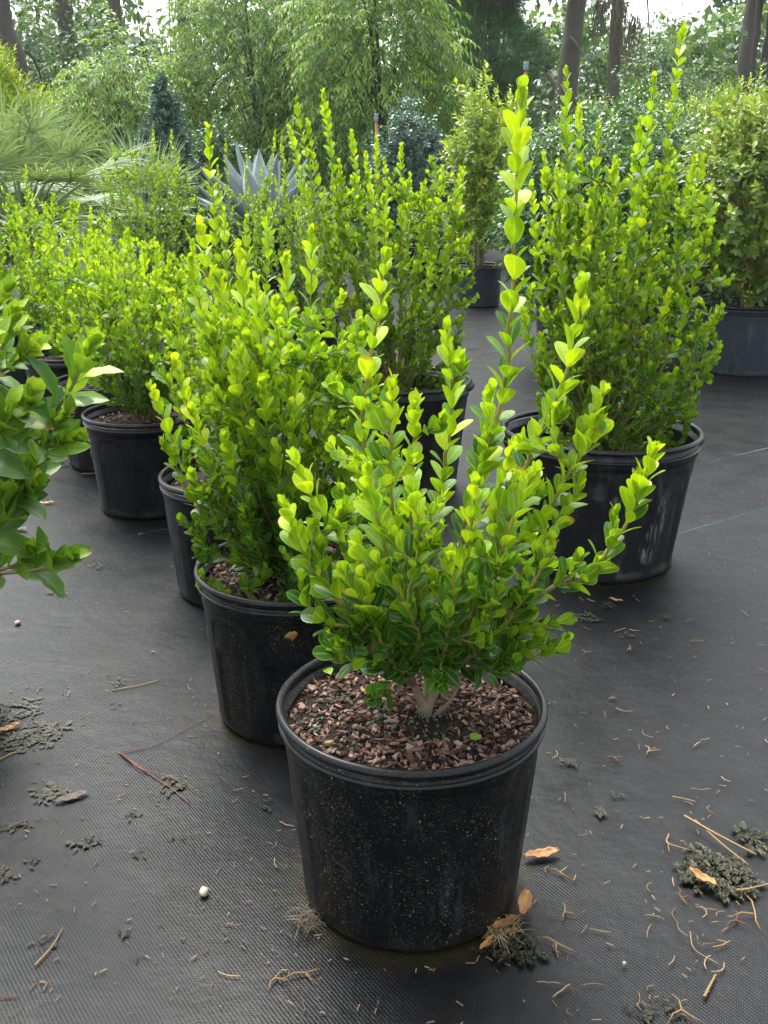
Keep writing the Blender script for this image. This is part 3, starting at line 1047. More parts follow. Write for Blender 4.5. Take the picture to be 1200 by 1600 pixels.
# far woodland: nobody could count it, one mass of leaves, lower where the sky shows through
def woodland():
    rg = np.random.default_rng(21)
    L = Leaves()
    sky_z = lambda Y, py: 0.96 + Y * (0.948 * (800 - py) / 1600 - 0.317) / (0.948 + 0.317 * (800 - py) / 1600)
    for row, (Y, n) in enumerate(((30, 800), (34, 800), (39, 1000))):
        xs = rg.uniform(-26, 26, n)
        for x in xs:
            px = 600 + FPX * x / (Y / 1.09)
            hmax = 7.0 + 1.2 * math.sin(x * 0.9 + row) + 0.8 * math.sin(x * 2.3)
            for a, b, h in ((205, 295, sky_z(Y, 30)), (815, 872, sky_z(Y, 36)), (945, 1115, sky_z(Y, 32))):
                if a < px < b:
                    hmax = h - 0.5 + 0.25 * math.sin(x * 5)
            z = hmax * rg.random() ** 0.75
            c = np.array((x, Y + rg.uniform(-1.8, 1.8), max(0.1, z)))
            k = rg.integers(22, 42)
            r = rg.uniform(0.35, 0.8)
            d = norm(rg.normal(0, 1, (k, 3)))
            pos = c + d * r * rg.uniform(0.5, 1, (k, 1)) * np.array((1.2, 1, 0.75))
            dirs = d + rg.normal(0, 0.6, (k, 3)) + np.array((0, 0, -0.3))
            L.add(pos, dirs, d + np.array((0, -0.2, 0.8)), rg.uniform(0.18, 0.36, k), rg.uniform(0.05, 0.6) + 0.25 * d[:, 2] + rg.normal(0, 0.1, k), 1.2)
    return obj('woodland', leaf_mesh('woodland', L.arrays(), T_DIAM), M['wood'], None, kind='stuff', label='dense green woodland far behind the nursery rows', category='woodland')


woodland()


def ellipsoid_points(rg, n, c, r, shell=0.45):
    d = norm(rg.normal(0, 1, (n, 3)))
    q = rg.uniform(shell, 1, (n, 1)) ** 0.6
    return np.asarray(c) + d * q * np.asarray(r), d


def trunk_part(root, pts, r0, r1, origin, sides=12, name='trunk', material=None, age=0.2):
    a = Acc()
    p = smooth_path(pts, 22)
    p[1:-1] += np.random.default_rng(len(pts)).normal(0, r0 * 0.06, p[1:-1].shape)
    tube(a, p, np.linspace(r0, r1, len(p)), sides, age)
    shift(a, origin)
    return obj(name, a.mesh(name), material or M['bark'], root), p


def branches_part(root, base_pts, tips, r, origin, material=None, name='branch', age=0.2):
    rg = np.random.default_rng(5)
    many = len(tips) > 12
    a = Acc()
    for t in tips:
        b = base_pts[rg.integers(len(base_pts))]
        t = np.asarray(t)
        m = (b + t) / 2 + np.array((0, 0, 0.15 * np.linalg.norm(t - b)))
        tube(a, smooth_path([b, m, t], 9), np.linspace(r, r * 0.25, 9), 5, age)
        if not many:
            shift(a, origin)
            obj(name, a.mesh(name), material or M['bark'], root)
            a = Acc()
    if many:
        shift(a, origin)
        obj('branches', a.mesh('branches'), material or M['bark'], root, kind='stuff')


def willow(label, px, Y, wid, top, n, seed, z0=0.15, tone=0.0, group='soft leaved trees behind the yard'):
    """young tree in full leaf: arching sprays of narrow hanging leaves"""
    rg = np.random.default_rng(seed)
    X = px_x(px, Y)
    o = np.array((X, Y, -0.02))
    root = thing('weeping_tree', label, 'tree', tuple(o), 0, group)
    cz, rz = (z0 + top) / 2, (top - z0) / 2
    _, tp = trunk_part(root, [o, o + (0.05, 0, top * 0.4), o + (-0.05, 0.05, top * 0.85)], 0.05, 0.012, o, 8)
    pts, d = ellipsoid_points(rg, n, (X, Y, cz), (wid, wid * 0.8, rz), 0.35)
    lump = 1 + 0.22 * np.sin(d[:, 0] * 5 + seed) * np.cos(d[:, 2] * 6) + 0.12 * np.sin(d[:, 1] * 9 + d[:, 2] * 7)
    pts = np.array((X, Y, cz)) + (pts - np.array((X, Y, cz))) * lump[:, None]
    branches_part(root, tp[5:-3], pts[rg.choice(n, 26)], 0.014, o)
    out = norm(d * np.array((1, 1, 0.3)) + rg.normal(0, 0.35, d.shape))
    ln = rg.uniform(0.22, 0.5, n)
    shade = np.clip((pts[:, 2] - z0) / (top - z0), 0, 1)
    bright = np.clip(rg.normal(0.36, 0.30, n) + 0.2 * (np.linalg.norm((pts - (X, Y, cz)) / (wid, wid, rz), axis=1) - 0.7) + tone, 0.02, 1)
    L = Leaves()
    K = 13
    for k in range(K):
        t = (k + 0.5) / K
        pos = pts + out * (ln * t)[:, None] + np.array((0, 0, -1)) * (ln * 0.75 * t * t)[:, None] + np.array((0, 0, 1)) * (ln * 0.25 * t)[:, None]
        tang = norm(out + np.array((0, 0, -1.5 * t + 0.25)))
        side = norm(np.cross(tang, (0, 0, 1))) * (1 if k % 2 else -1)
        dr = tang * 0.7 + side * 0.75 + np.array((0, 0, -0.55)) + rg.normal(0, 0.2, pts.shape)
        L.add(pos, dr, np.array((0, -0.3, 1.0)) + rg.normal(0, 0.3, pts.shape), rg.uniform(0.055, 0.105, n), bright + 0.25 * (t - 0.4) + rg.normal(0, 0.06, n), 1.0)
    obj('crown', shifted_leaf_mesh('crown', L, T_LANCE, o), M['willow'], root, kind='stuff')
    return root


def shifted_leaf_mesh(name, L, tmpl, o):
    arr = L.arrays()
    return leaf_mesh(name, (arr[0] - np.asarray(o),) + arr[1:], tmpl)


def broad_tree(name, label, X, Y, trunk_pts, r0, r1, clumps, leaf, material, seed, group='trees at the edge of the wood', per=70, spread=0.45, tmpl=T_DIAM, age=(0.1, 0.6), fork=None, moss=None, stub=None):
    rg = np.random.default_rng(seed)
    o = np.array((X, Y, -0.02))
    root = thing(name, label, 'tree', tuple(o), 0, group)
    _, tp = trunk_part(root, trunk_pts, r0, r1, o)
    if fork is not None:
        trunk_part(root, fork, r0 * 0.75, r1 * 0.8, o, name='fork')
    if stub is not None:
        trunk_part(root, stub, 0.022, 0.03, o, 6, name='broken_branch', age=0.9)
    L = Leaves()
    tips = []
    for (c, rr) in clumps:
        c = np.asarray(c, float)
        tips.append(c)
        m = max(4, int(rr[0] * rr[2] * 9))
        for _ in range(m):
            cc = c + norm(rg.normal(0, 1, 3)) * np.array(rr) * rg.uniform(0.3, 1)
            d = norm(rg.normal(0, 1, (per, 3)))
            pos = cc + d * spread * rg.uniform(0.35, 1, (per, 1)) * np.array((1.25, 1.1, 0.6))
            dirs = d + rg.normal(0, 0.6, d.shape) + np.array((0, 0, -0.35))
            a0 = rg.uniform(*age)
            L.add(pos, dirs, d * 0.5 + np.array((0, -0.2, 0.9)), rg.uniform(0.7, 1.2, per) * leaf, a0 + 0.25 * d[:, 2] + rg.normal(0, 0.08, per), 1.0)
    branches_part(root, tp[len(tp) // 3:], tips, r1 * 0.4, o)
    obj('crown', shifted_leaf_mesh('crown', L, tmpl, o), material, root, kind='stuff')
    if moss:
        ac = Acc()
        for (x, y, z, ln) in moss:
            for _ in range(46):
                b = np.array((x, y, z)) + rg.normal(0, 0.10, 3) * np.array((1, 1, 1.5))
                l2 = ln * rg.uniform(0.4, 1.05)
                p = np.array([b + np.array((0.03 * math.sin(k * 1.7 + b[0] * 9), 0.02 * math.cos(k * 2), -l2 * k / 6)) for k in range(7)])
                tube(ac, p, np.linspace(0.014, 0.003, 7), 3, 0.6)
        shift(ac, o)
        obj('hanging_moss', ac.mesh('hanging_moss'), M['fibre'], root, kind='stuff')
    return root


def z_at(py, Y):
    return float(P(600, py, Y)[2])


# trees with trunks that show
Y = 20.0
broad_tree('oak_tree', 'dark forked trunk leaning behind the lime green conifer', px_x(62, Y), Y,
           [(px_x(66, Y), Y, 0), (px_x(52, Y), Y, z_at(110, Y)), (px_x(36, Y), Y, z_at(35, Y)), (px_x(14, Y), Y, 5.2), (px_x(0, Y), Y, 8)], 0.17, 0.10,
           [((px_x(60, Y) - 1.5, Y + 1, 6.6), (2.2, 2, 1.4)), ((px_x(95, Y), Y + 2.5, 2.6), (1.0, .7, 1.9)), ((px_x(20, Y), Y + 3, 2.0), (1.3, .7, 1.8))], 0.12, M['wood'], 31,
           fork=[(px_x(34, Y), Y, z_at(45, Y) - 0.25), (px_x(38, Y), Y, z_at(10, Y)), (px_x(34, Y), Y, 6.0)], age=(0.0, 0.35))
Y = 24.0
broad_tree('oak_tree', 'brown trunk half hidden by leaves above the yellowish weeping tree', px_x(128, Y), Y,
           [(px_x(132, Y), Y, 0), (px_x(128, Y), Y, 3), (px_x(124, Y), Y, 5), (px_x(122, Y), Y, 9)], 0.20, 0.14,
           [((px_x(150, Y), Y - 0.6, 4.0), (1.2, .6, .8)), ((px_x(100, Y), Y + .5, 4.6), (1.2, .8, .8)), ((px_x(150, Y), Y - .4, 2.9), (1.0, .5, .7)), ((px_x(90, Y), Y, 8), (2.5, 2, 1.2))], 0.11, M['wood'], 32, age=(0.15, 0.55))
Y = 26.0
broad_tree('pine_tree', 'straight grey trunk standing against the sky gap', px_x(203, Y), Y,
           [(px_x(207, Y), Y, 0), (px_x(202, Y), Y, 4), (px_x(198, Y), Y, 6), (px_x(196, Y), Y, 11)], 0.15, 0.12,
           [((px_x(196, Y), Y, 9.5), (1.8, 1.5, 1.2)), ((px_x(232, Y), Y + .5, 3.5), (.5, .4, .4))], 0.12, M['wood'], 33, age=(0.1, 0.4))
broad_tree('pine_tree', 'slim grey trunk rising behind the middle weeping trees', px_x(304, Y), Y,
           [(px_x(304, Y), Y, 0), (px_x(303, Y), Y, 4), (px_x(302, Y), Y, 6), (px_x(301, Y), Y, 11)], 0.16, 0.12,
           [((px_x(301, Y), Y, 9.5), (1.8, 1.5, 1.2)), ((px_x(272, Y), Y + .6, 3.5), (.55, .5, .6))], 0.12, M['pine'], 34, age=(0.3, 0.6))
Y = 22.0
broad_tree('oak_tree', 'big brown trunk leaning beside the orange stake with a broken branch', px_x(875, Y), Y,
           [(px_x(868, Y), Y, 0), (px_x(872, Y), Y, 1.8), (px_x(880, Y), Y, z_at(90, Y)), (px_x(886, Y), Y, z_at(0, Y)), (px_x(890, Y), Y, 7.5)], 0.24, 0.165,
           [((px_x(830, Y), Y - .3, 4.05), (.7, .4, .45)), ((px_x(925, Y), Y - .4, 4.6), (.7, .4, .35)), ((px_x(815, Y), Y + .8, 3.1), (.8, .5, .8)), ((px_x(900, Y), Y, 7.5), (2.4, 2, 1.0))], 0.11, M['wood'], 35, age=(0.25, 0.7),
           stub=[(px_x(893, Y), Y - .45, z_at(92, Y)), (px_x(885, Y), Y - .36, z_at(74, Y)), (px_x(876, Y), Y - .22, z_at(60, Y))])
Y = 27.0
broad_tree('moss_hung_tree', 'grey moss hung tree behind the bright sapling', px_x(950, Y), Y,
           [(px_x(948, Y), Y, 0), (px_x(946, Y), Y, 4), (px_x(943, Y), Y, 9)], 0.17, 0.12,
           [((px_x(960, Y), Y - .2, 5.3), (1.6, .5, .3)), ((px_x(1010, Y), Y + .4, 3.2), (1.2, .6, 1.3)), ((px_x(930, Y), Y + .8, 2.6), (1.0, .6, 1.2)), ((px_x(1040, Y), Y, 5.4), (1.2, .6, .3))], 0.12, M['wood'], 36, age=(0.05, 0.5),
           moss=[(px_x(944, Y), Y - .5, z_at(5, Y), 1.7), (px_x(966, Y), Y - .5, z_at(40, Y), 1.5), (px_x(918, Y), Y - .3, z_at(5, Y), 1.0)])
Y = 23.0
for px, lab, r in ((1146, 'dark upright trunk at the wood edge standing apart from the pair', 0.17), (1180, 'dark trunk forming a close pair at the wood edge', 0.17), (1204, 'dark trunk cut by the edge of the photograph', 0.19)):
    broad_tree('oak_tree', lab, px_x(px, Y), Y,
               [(px_x(px - 3, Y), Y, 0), (px_x(px, Y), Y, 3), (px_x(px + 4, Y), Y, 5), (px_x(px + 6, Y), Y, 9)], r + .03, r - .02,
               [((px_x(px + 10, Y), Y - .4, 4.35), (.7, .4, .3)), ((px_x(px - 15, Y), Y - .9, 2.1), (1.2, .7, 1.0)), ((px_x(px, Y), Y, 8.5), (2, 2, 1.0))], 0.10, M['wood'], 40 + px % 7, age=(0.05, 0.55))
Y = 19.0
broad_tree('oak_tree', 'dense dark leafy tree behind the tallest boxwood shoot', px_x(1055, Y), Y,
           [(px_x(1055, Y), Y, 0), (px_x(1058, Y), Y, 1), (px_x(1060, Y), Y, 2.0)], 0.10, 0.05,
           [((px_x(1045, Y), Y, 2.3), (1.0, .8, 1.1)), ((px_x(1010, Y), Y + .3, 2.9), (.7, .6, .9)), ((px_x(1110, Y), Y, 1.9), (1.1, .8, .9))], 0.085, M['wood'], 50, per=90, spread=0.38, age=(0.02, 0.5))
Y = 16.0
broad_tree('sapling', 'bright yellow green sapling beside the big leaning trunk', px_x(925, Y), Y,
           [(px_x(922, Y), Y, 0), (px_x(924, Y), Y, 1.4), (px_x(925, Y), Y, 2.2)], 0.03, 0.01,
           [((px_x(922, Y), Y, 1.75), (.36, .35, .40)), ((px_x(945, Y), Y, 1.2), (.4, .35, .4))], 0.07, M['lime'], 51, per=60, spread=0.22, age=(0.3, 0.9), tmpl=T_LANCE)

# the tall pine with soft needle tufts
def pine(label, px, Y, wid, top, n, seed):
    rg = np.random.default_rng(seed)
    X = px_x(px, Y)
    o = np.array((X, Y, -0.02))
    root = thing('pine_tree', label, 'tree', tuple(o), 0, 'trees at the edge of the wood')
    _, tp = trunk_part(root, [o, o + (0.05, 0, top * 0.5), o + (0, 0, top)], 0.11, 0.03, o, 8)
    z = rg.uniform(0.25, 1, n) ** 0.9 * top
    rr = wid * (1.05 - 0.55 * z / top) * np.sqrt(rg.uniform(0.15, 1, n)) * (0.8 + 0.35 * np.sin(z * 5 + 1))
    th = rg.uniform(0, 6.283, n)
    pts = np.stack([X + rr * np.cos(th), Y + rr * np.sin(th), z - 0.1 * rr], -1)
    branches_part(root, tp[4:], pts[rg.choice(n, 40)], 0.02, o)
    out = np.stack([np.cos(th), np.sin(th), np.full(n, 0.45)], -1)
    L = Leaves()
    b = np.clip(rg.normal(0.4, 0.2, n), 0, 1)
    for k in range(16):
        dr = norm(norm(out) * 0.8 + rg.normal(0, 0.55, pts.shape))
        L.add(pts, dr, rg.normal(0, 1, pts.shape), rg.uniform(0.16, 0.28, n), b + rg.normal(0, 0.08, n), 1.3)
    obj('crown', shifted_leaf_mesh('crown', L, T_NEEDLE, o), M['pine'], root, kind='stuff')


pine('dark soft needled pine behind the yellow green upright shrub', 760, 17, 1.05, 5.2, 2600, 60)
pine('second dark pine partly hidden by the largest weeping tree', 700, 19, 1.0, 5.6, 1800, 61)

willow('pale weeping leafed tree behind the fan palms', 195, 13.5, 0.78, 2.35, 1500, 70, tone=0.04)
willow('weeping leafed tree above the blue agave', 400, 14.2, 0.95, 3.6, 2300, 71, tone=-0.08)
willow('weeping leafed tree with a yellowish crown above the cone shaped holly', 272, 14.6, 0.55, 2.05, 900, 72, tone=0.12)
willow('largest weeping leafed tree with long hanging sprays', 590, 13.0, 0.92, 3.7, 2500, 73, tone=0.0)
willow('darker weeping leafed tree between its larger neighbours', 490, 15.5, 0.95, 3.4, 1700, 74, tone=-0.12)  # darkest leaf tone of the weeping trees

# ------------------------------------------------------------------ middle distance shrubs and palms
def mound(name, label, X, Y, zc, r, n, leaf, material, seed, cat='shrub', group=None, pot=None, per=9, shape='round', tmpl=T_OVAL, shell=0.55, age=(0.1, 0.7), berries=0, stems=7, up=0.35, spikes=0, young_top=0.3):
    """shrub of leafy twig ends; r = (rx, ry, rz) about the centre height zc; pot = (R, H, material)"""
    rg = np.random.default_rng(seed)
    o = np.array((X, Y, 0.0))
    root = thing(name, label, cat, tuple(o), 0, group)
    zb = 0.0
    if pot:
        make_pot(root, pot[0], pot[1], pot[2], seg=48, panels=10, panel_depth=0.0025, rb=pot[3] if len(pot) > 3 else 0.85)
        zb = pot[1] - 0.04
        fill_soil(root, pot[0] * 0.93, zb, 60, seed=seed)
    c = np.array((X, Y, zc))
    d = norm(rg.normal(0, 1, (n, 3)))
    q = rg.uniform(shell, 1, n) ** 0.55
    lump = 1 + 0.16 * np.sin(d[:, 0] * 6 + seed) * np.cos(d[:, 2] * 5 + seed) + 0.1 * np.sin(d[:, 1] * 8 + d[:, 0] * 7) + rg.normal(0, 0.05, n)
    pts = d * (q * lump)[:, None]
    if shape == 'cone':
        w = np.clip(1.15 - 0.5 * (pts[:, 2] + 1), 0.12, 1.2)
        pts[:, :2] *= w[:, None]
    if shape == 'column':
        pts[:, :2] *= (0.75 + 0.4 * rg.random(n))[:, None]
    pts = c + pts * np.asarray(r)
    ac = Acc()
    sb = np.array((X, Y, zb))
    for k in range(stems):
        t = pts[rg.integers(n)]
        b = sb + np.array((rg.normal(0, 0.02), rg.normal(0, 0.02), -0.02))
        tube(ac, smooth_path([b, b + (t - b) * np.array((0.25, 0.25, 0.4)), t], 12), np.linspace(0.011, 0.003, 12) * (1 + r[0]), 6, 0.1)
    for k in range(stems * 9):
        t = pts[rg.integers(n)]
        b = c + (t - c) * 0.35 - np.array((0, 0, 0.1))
        tube(ac, smooth_path([b, t], 5), np.linspace(0.004, 0.0015, 5), 4, 0.4)
    shift(ac, o)
    obj('stem', ac.mesh('stem'), M['stem'], root)
    out = norm(d + np.array((0, 0, up)) + rg.normal(0, 0.3, d.shape))
    L = Leaves()
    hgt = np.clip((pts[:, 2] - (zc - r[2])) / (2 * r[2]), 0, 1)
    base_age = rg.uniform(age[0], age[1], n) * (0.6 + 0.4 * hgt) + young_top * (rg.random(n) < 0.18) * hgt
    tlen = leaf * 2.2
    for k in range(per):
        t = k / per
        az = k * 2.4 + rg.uniform(0, 1.2, n)
        a = norm(np.cross(out, (0.3, 0.9, 0.2)))
        b = np.cross(out, a)
        rad = a * np.cos(az)[:, None] + b * np.sin(az)[:, None]
        phi = np.radians(72 - 45 * t)
        dr = out * math.cos(phi) + rad * math.sin(phi) + rg.normal(0, 0.12, d.shape)
        L.add(pts + out * (tlen * (t - 0.5)), dr, out * math.sin(phi) - rad * math.cos(phi), rg.uniform(0.75, 1.15, n) * leaf, base_age + 0.3 * (t - 0.5) + rg.normal(0, 0.05, n), 1.15)
    if spikes:
        for k in range(spikes):
            t = rg.uniform(0, 6.28)
            q = math.sqrt(rg.random()) * 0.85
            b = np.array((X + r[0] * q * math.cos(t), Y + r[1] * q * math.sin(t), zc + r[2] * math.sqrt(max(0, 1 - q * q)) * 0.85))
            hgt2 = rg.uniform(0.10, 0.28)
            ph = rg.uniform(0, 6)
            m = 16
            tt = np.linspace(0, 1, m)
            pos = b + np.outer(tt, (rg.normal(0, 0.03), rg.normal(0, 0.03), hgt2))
            az = ph + np.arange(m) * 2.4
            dr = np.stack([np.cos(az) * 0.8, np.sin(az) * 0.8, np.full(m, 0.7)], -1)
            L.add(pos, dr, np.array((0, 0, 1.0)), leaf * (1 - 0.4 * tt), 0.75 + 0.25 * tt, 1.0)
    obj('foliage', shifted_leaf_mesh('foliage', L, tmpl, o), material, root, kind='stuff')
    if berries:
        ba = Acc()
        iv, if_ = ICO
        for k in range(berries):
            i = rg.integers(n)
            if pts[i, 1] > Y + 0.1:
                continue
            cc = c + (pts[i] - c) * 0.97
            for _ in range(rg.integers(4, 10)):
                ba.add(iv * rg.uniform(0.0045, 0.0065) + cc + rg.normal(0, 0.012, 3) - o, if_)
        obj('berries', ba.mesh('berries'), M['berry'], root, kind='stuff')
    return root


def fan_palm(label, px, Y, trunk_h, n, size, seed, droop=0.35, pot=None, tone=0.0, spread=(0.15, 1.35), petiole=0.5):
    rg = np.random.default_rng(seed)
    X = px_x(px, Y)
    o = np.array((X, Y, 0.0))
    root = thing('fan_palm', label, 'palm', tuple(o), 0, 'fan palms behind the shrubs')
    if pot:
        make_pot(root, pot[0], pot[1], M['pot_clean'], seg=48)
        fill_soil(root, pot[0] * 0.93, pot[1] - 0.04, 40, seed=seed)
    a = Acc()
    tube(a, [(0, 0, 0), (0.01, 0, trunk_h * 0.5), (0, 0, trunk_h)], [0.09, 0.075, 0.06], 12, 0.2)
    for k in range(40):
        z = trunk_h * (0.2 + 0.8 * k / 40)
        t = k * 2.4
        tube(a, [(0.06 * math.cos(t), 0.06 * math.sin(t), z), (0.10 * math.cos(t), 0.10 * math.sin(t), z + 0.07)], [0.018, 0.006], 5, 0.3)
    obj('trunk', a.mesh('trunk'), M['bark'], root)
    for k in range(n):
        az = k * 2.399 + rg.normal(0, 0.2)
        el = math.radians(88) - (spread[0] + (spread[1] - spread[0]) * (k / n)) + rg.normal(0, 0.1)
        dirv = np.array((math.cos(az) * math.cos(el), math.sin(az) * math.cos(el), math.sin(el)))
        pl = size * petiole * rg.uniform(0.8, 1.2)
        b = np.array((0, 0, trunk_h))
        hub = b + dirv * pl + np.array((0, 0, -0.05 * pl))
        fr = Acc()
        tube(fr, smooth_path([b, b + dirv * pl * 0.5 + np.array((0, 0, 0.02)), hub], 7), np.linspace(0.011, 0.006, 7), 5, 0.6 + tone)
        side = norm(np.cross(dirv, (0, 0, 1)))
        nrm_ = norm(np.cross(side, dirv))
        m = 30
        fs_ = rg.uniform(0.75, 1.15)
        for j in range(m):
            u = (j / (m - 1) - 0.5) * 2
            ang = u * 1.9 + rg.normal(0, 0.05)
            base_d = norm(dirv * math.cos(ang) + side * math.sin(ang) + nrm_ * (0.25 * u * u))
            ll = size * fs_ * (0.62 - 0.18 * abs(u)) * rg.uniform(0.82, 1.1)
            w = 0.0050 * size / 0.6
            t = np.linspace(0, 1, 6)
            cen = hub + np.outer(t * ll, base_d) + np.outer(-(t ** 2.4) * droop * ll * rg.uniform(0.6, 1.3), (0, 0, 1))
            wv = norm(np.cross(base_d, nrm_)) * w
            prof = np.array([0.35, 0.9, 1.0, 0.8, 0.5, 0.05])[:, None]
            left, right = cen - wv * prof, cen + wv * prof
            mid = cen - nrm_ * (w * 0.5) * prof
            v = np.stack([left, mid, right], 1).reshape(-1, 3)
            f = [(i * 3 + c2, i * 3 + c2 + 1, (i + 1) * 3 + c2 + 1, (i + 1) * 3 + c2) for i in range(5) for c2 in range(2)]
            fr.add(v, np.array(f), np.clip(0.5 + tone + rg.normal(0, 0.15), 0, 1), rg.random())
        obj('frond', fr.mesh('frond'), M['palm'], root)
    return root


fan_palm('large silvery green fan palm at the edge with drooping fronds', 32, 7.6, 0.52, 36, 0.90, 80, droop=0.30, petiole=0.72, spread=(0.1, 1.65))
fan_palm('second fan palm standing behind a tall boxwood', 228, 9.4, 0.50, 20, 0.74, 81, droop=0.12, tone=0.1, petiole=0.6)
fan_palm('small spiky grey green palm in a black pot', 668, 9.0, 0.42, 18, 0.40, 82, droop=0.1, pot=(0.2, 0.34), tone=0.1, petiole=0.25)


def agave(px, Y, size, seed):
    rg = np.random.default_rng(seed)
    X = px_x(px, Y)
    root = thing('agave', 'blue grey agave with broad pointed leaves in a black pot', 'agave', (X, Y, 0))
    make_pot(root, 0.26, 0.46, M['pot_clean'], seg=48)
    fill_soil(root, 0.24, 0.42, 50, seed=seed)
    for k in range(40):
        az = k * 2.399
        el = math.radians(78 - 72 * (k / 40) ** 0.8) + rg.normal(0, 0.05)
        d = np.array((math.cos(az) * math.cos(el), math.sin(az) * math.cos(el), math.sin(el)))
        side = norm(np.cross(d, (0, 0, 1)))
        nr = np.cross(side, d)
        ll = size * rg.uniform(0.85, 1.1)
        t = np.array([0, .1, .25, .45, .65, .8, .92, 1.0])
        w = np.array([.04, .045, .055, .06, .052, .034, .014, .002]) * size / 0.5
        cen = np.array((0, 0, 0.44)) + np.outer(t * ll, d) + np.outer((t ** 2) * 0.10 * ll, nr)
        rows = []
        for c_, ww in zip(cen, w):
            rows += [c_ - side * ww + nr * ww * 0.45, c_ - side * ww * 0.5 + nr * ww * 0.1, c_, c_ + side * ww * 0.5 + nr * ww * 0.1, c_ + side * ww + nr * ww * 0.45,
                     c_ + side * ww * 0.5 - nr * 0.012, c_ - nr * 0.022 * (1 - 0.9 * abs(ww < 0.01)), c_ - side * ww * 0.5 - nr * 0.012]
        v = np.array(rows)
        f = [(i * 8 + c2, i * 8 + (c2 + 1) % 8, (i + 1) * 8 + (c2 + 1) % 8, (i + 1) * 8 + c2) for i in range(7) for c2 in range(8)]
        a = Acc()
        a.add(v, np.array(f), np.clip(0.55 + rg.normal(0, 0.15), 0, 1), rg.random())
        obj('leaf', a.mesh('agave_leaf'), M['agave'], root)


agave(408, 8.6, 0.70, 83)

mound('conifer', 'feathery lime green conifer at the edge behind the large palm', px_x(18, 10.5), 10.5, 0.95, (0.56, 0.45, 1.05), 2200, 0.06, M['lime'], 90, cat='conifer', per=10, shape='round', tmpl=T_LANCE, age=(0.2, 0.9), up=0.9)
mound('conifer', 'small blue green cone shaped holly in front of the weeping trees', px_x(262, 11.5), 11.5, 0.93, (0.58, 0.5, 0.95), 1100, 0.055, M['blue_holly'], 91, cat='shrub', shape='cone', age=(0.4, 1.0))
mound('holly', 'dark upright holly behind the tall shoot beside the agave', px_x(343, 10.5), 10.5, 0.72, (0.30, 0.28, 0.68), 900, 0.04, M['holly'], 92, shape='column', age=(0.0, 0.4))
mound('holly', 'rounded blue green holly behind the small spiky palm', px_x(640, 10.5), 10.5, 0.78, (0.46, 0.42, 0.72), 2100, 0.042, M['blue_holly'], 93, group='blue green hollies', age=(0.2, 0.8), spikes=6)
mound('holly', 'lower blue green holly between the upright shrub and the orange stake', px_x(850, 11), 11, 0.66, (0.5, 0.42, 0.62), 1500, 0.042, M['blue_holly'], 94, group='blue green hollies', age=(0.2, 0.8))
mound('holly', 'blue green holly peeping out behind the yellow green upright shrub', px_x(725, 11.6), 11.6, 0.7, (0.40, 0.4, 0.62), 1200, 0.042, M['blue_holly'], 95, group='blue green hollies', age=(0.1, 0.6))

mound('holly', 'dark glossy holly directly behind the tall boxwood in the scuffed pot', px_x(905, 5.4), 5.4, 0.74, (0.42, 0.34, 0.45), 1500, 0.034, M['holly'], 96, cat='potted shrub', group='glossy hollies behind the boxwoods', pot=(0.2, 0.33, M['pot_grey']), age=(0.1, 0.75), young_top=0.35, shell=0.35, spikes=8)
mound('holly', 'dark glossy holly between the tall boxwood and the berry shrub', px_x(1052, 5.9), 5.9, 0.76, (0.40, 0.34, 0.48), 1500, 0.034, M['holly'], 97, cat='potted shrub', group='glossy hollies behind the boxwoods', pot=(0.2, 0.33, M['pot_grey']), age=(0.1, 0.8), young_top=0.3, shell=0.35, spikes=6)
mound('holly', 'tallest glossy holly rising between two shorter ones behind the tall boxwood', px_x(975, 6.8), 6.8, 0.86, (0.46, 0.4, 0.52), 1600, 0.036, M['holly'], 102, cat='potted shrub', group='glossy hollies behind the boxwoods', pot=(0.2, 0.33, M['pot_grey']), age=(0.1, 0.7), young_top=0.3, shell=0.35, spikes=8)
mound('spire_shrub', 'light green shrub with many upright shoots behind the berry shrub', px_x(1110, 7.4), 7.4, 0.92, (0.52, 0.45, 0.50), 1900, 0.040, M['upright'], 98, cat='potted shrub', pot=(0.22, 0.35, M['pot_grey']), age=(0.2, 0.7), young_top=0.4, spikes=26, tmpl=T_LANCE, per=11)
mound('spire_shrub', 'pale shrub at the edge behind the berry shrub with reddish tips', px_x(1215, 6.6), 6.6, 0.95, (0.45, 0.4, 0.48), 1500, 0.036, M['upright'], 99, cat='potted shrub', pot=(0.22, 0.35, M['pot_grey']), age=(0.2, 0.65), young_top=0.3, spikes=12, per=10)
mound('berry_shrub', 'shrub carrying small yellow berries in a weathered grey pot', 1.80, 5.15, 0.80, (0.42, 0.36, 0.48), 900, 0.040, M['berry_shrub'], 100, cat='potted shrub', pot=(0.235, 0.335, M['pot_grey'], 0.92), age=(0.25, 0.95), shell=0.3, berries=320, stems=9, tmpl=T_OVAL, spikes=4)
for o in bpy.data.objects:
    if o.name.startswith('pot') and o.parent and o.parent.name.startswith('berry_shrub'):
        drain_hole(o, 0.235 * 0.923, math.radians(-118), 0.030, 0.013, M['hole'])
mound('upright_shrub', 'slender yellow green upright shrub in a dusty black pot', px_x(752, 7.75), 7.75, 0.96, (0.27, 0.25, 0.60), 480, 0.045, M['upright'], 101, cat='potted shrub', pot=(0.175, 0.30, M['pot_grey'], 0.9), shape='column', age=(0.5, 1.0), stems=6, shell=0.2, spikes=9, young_top=0.2)


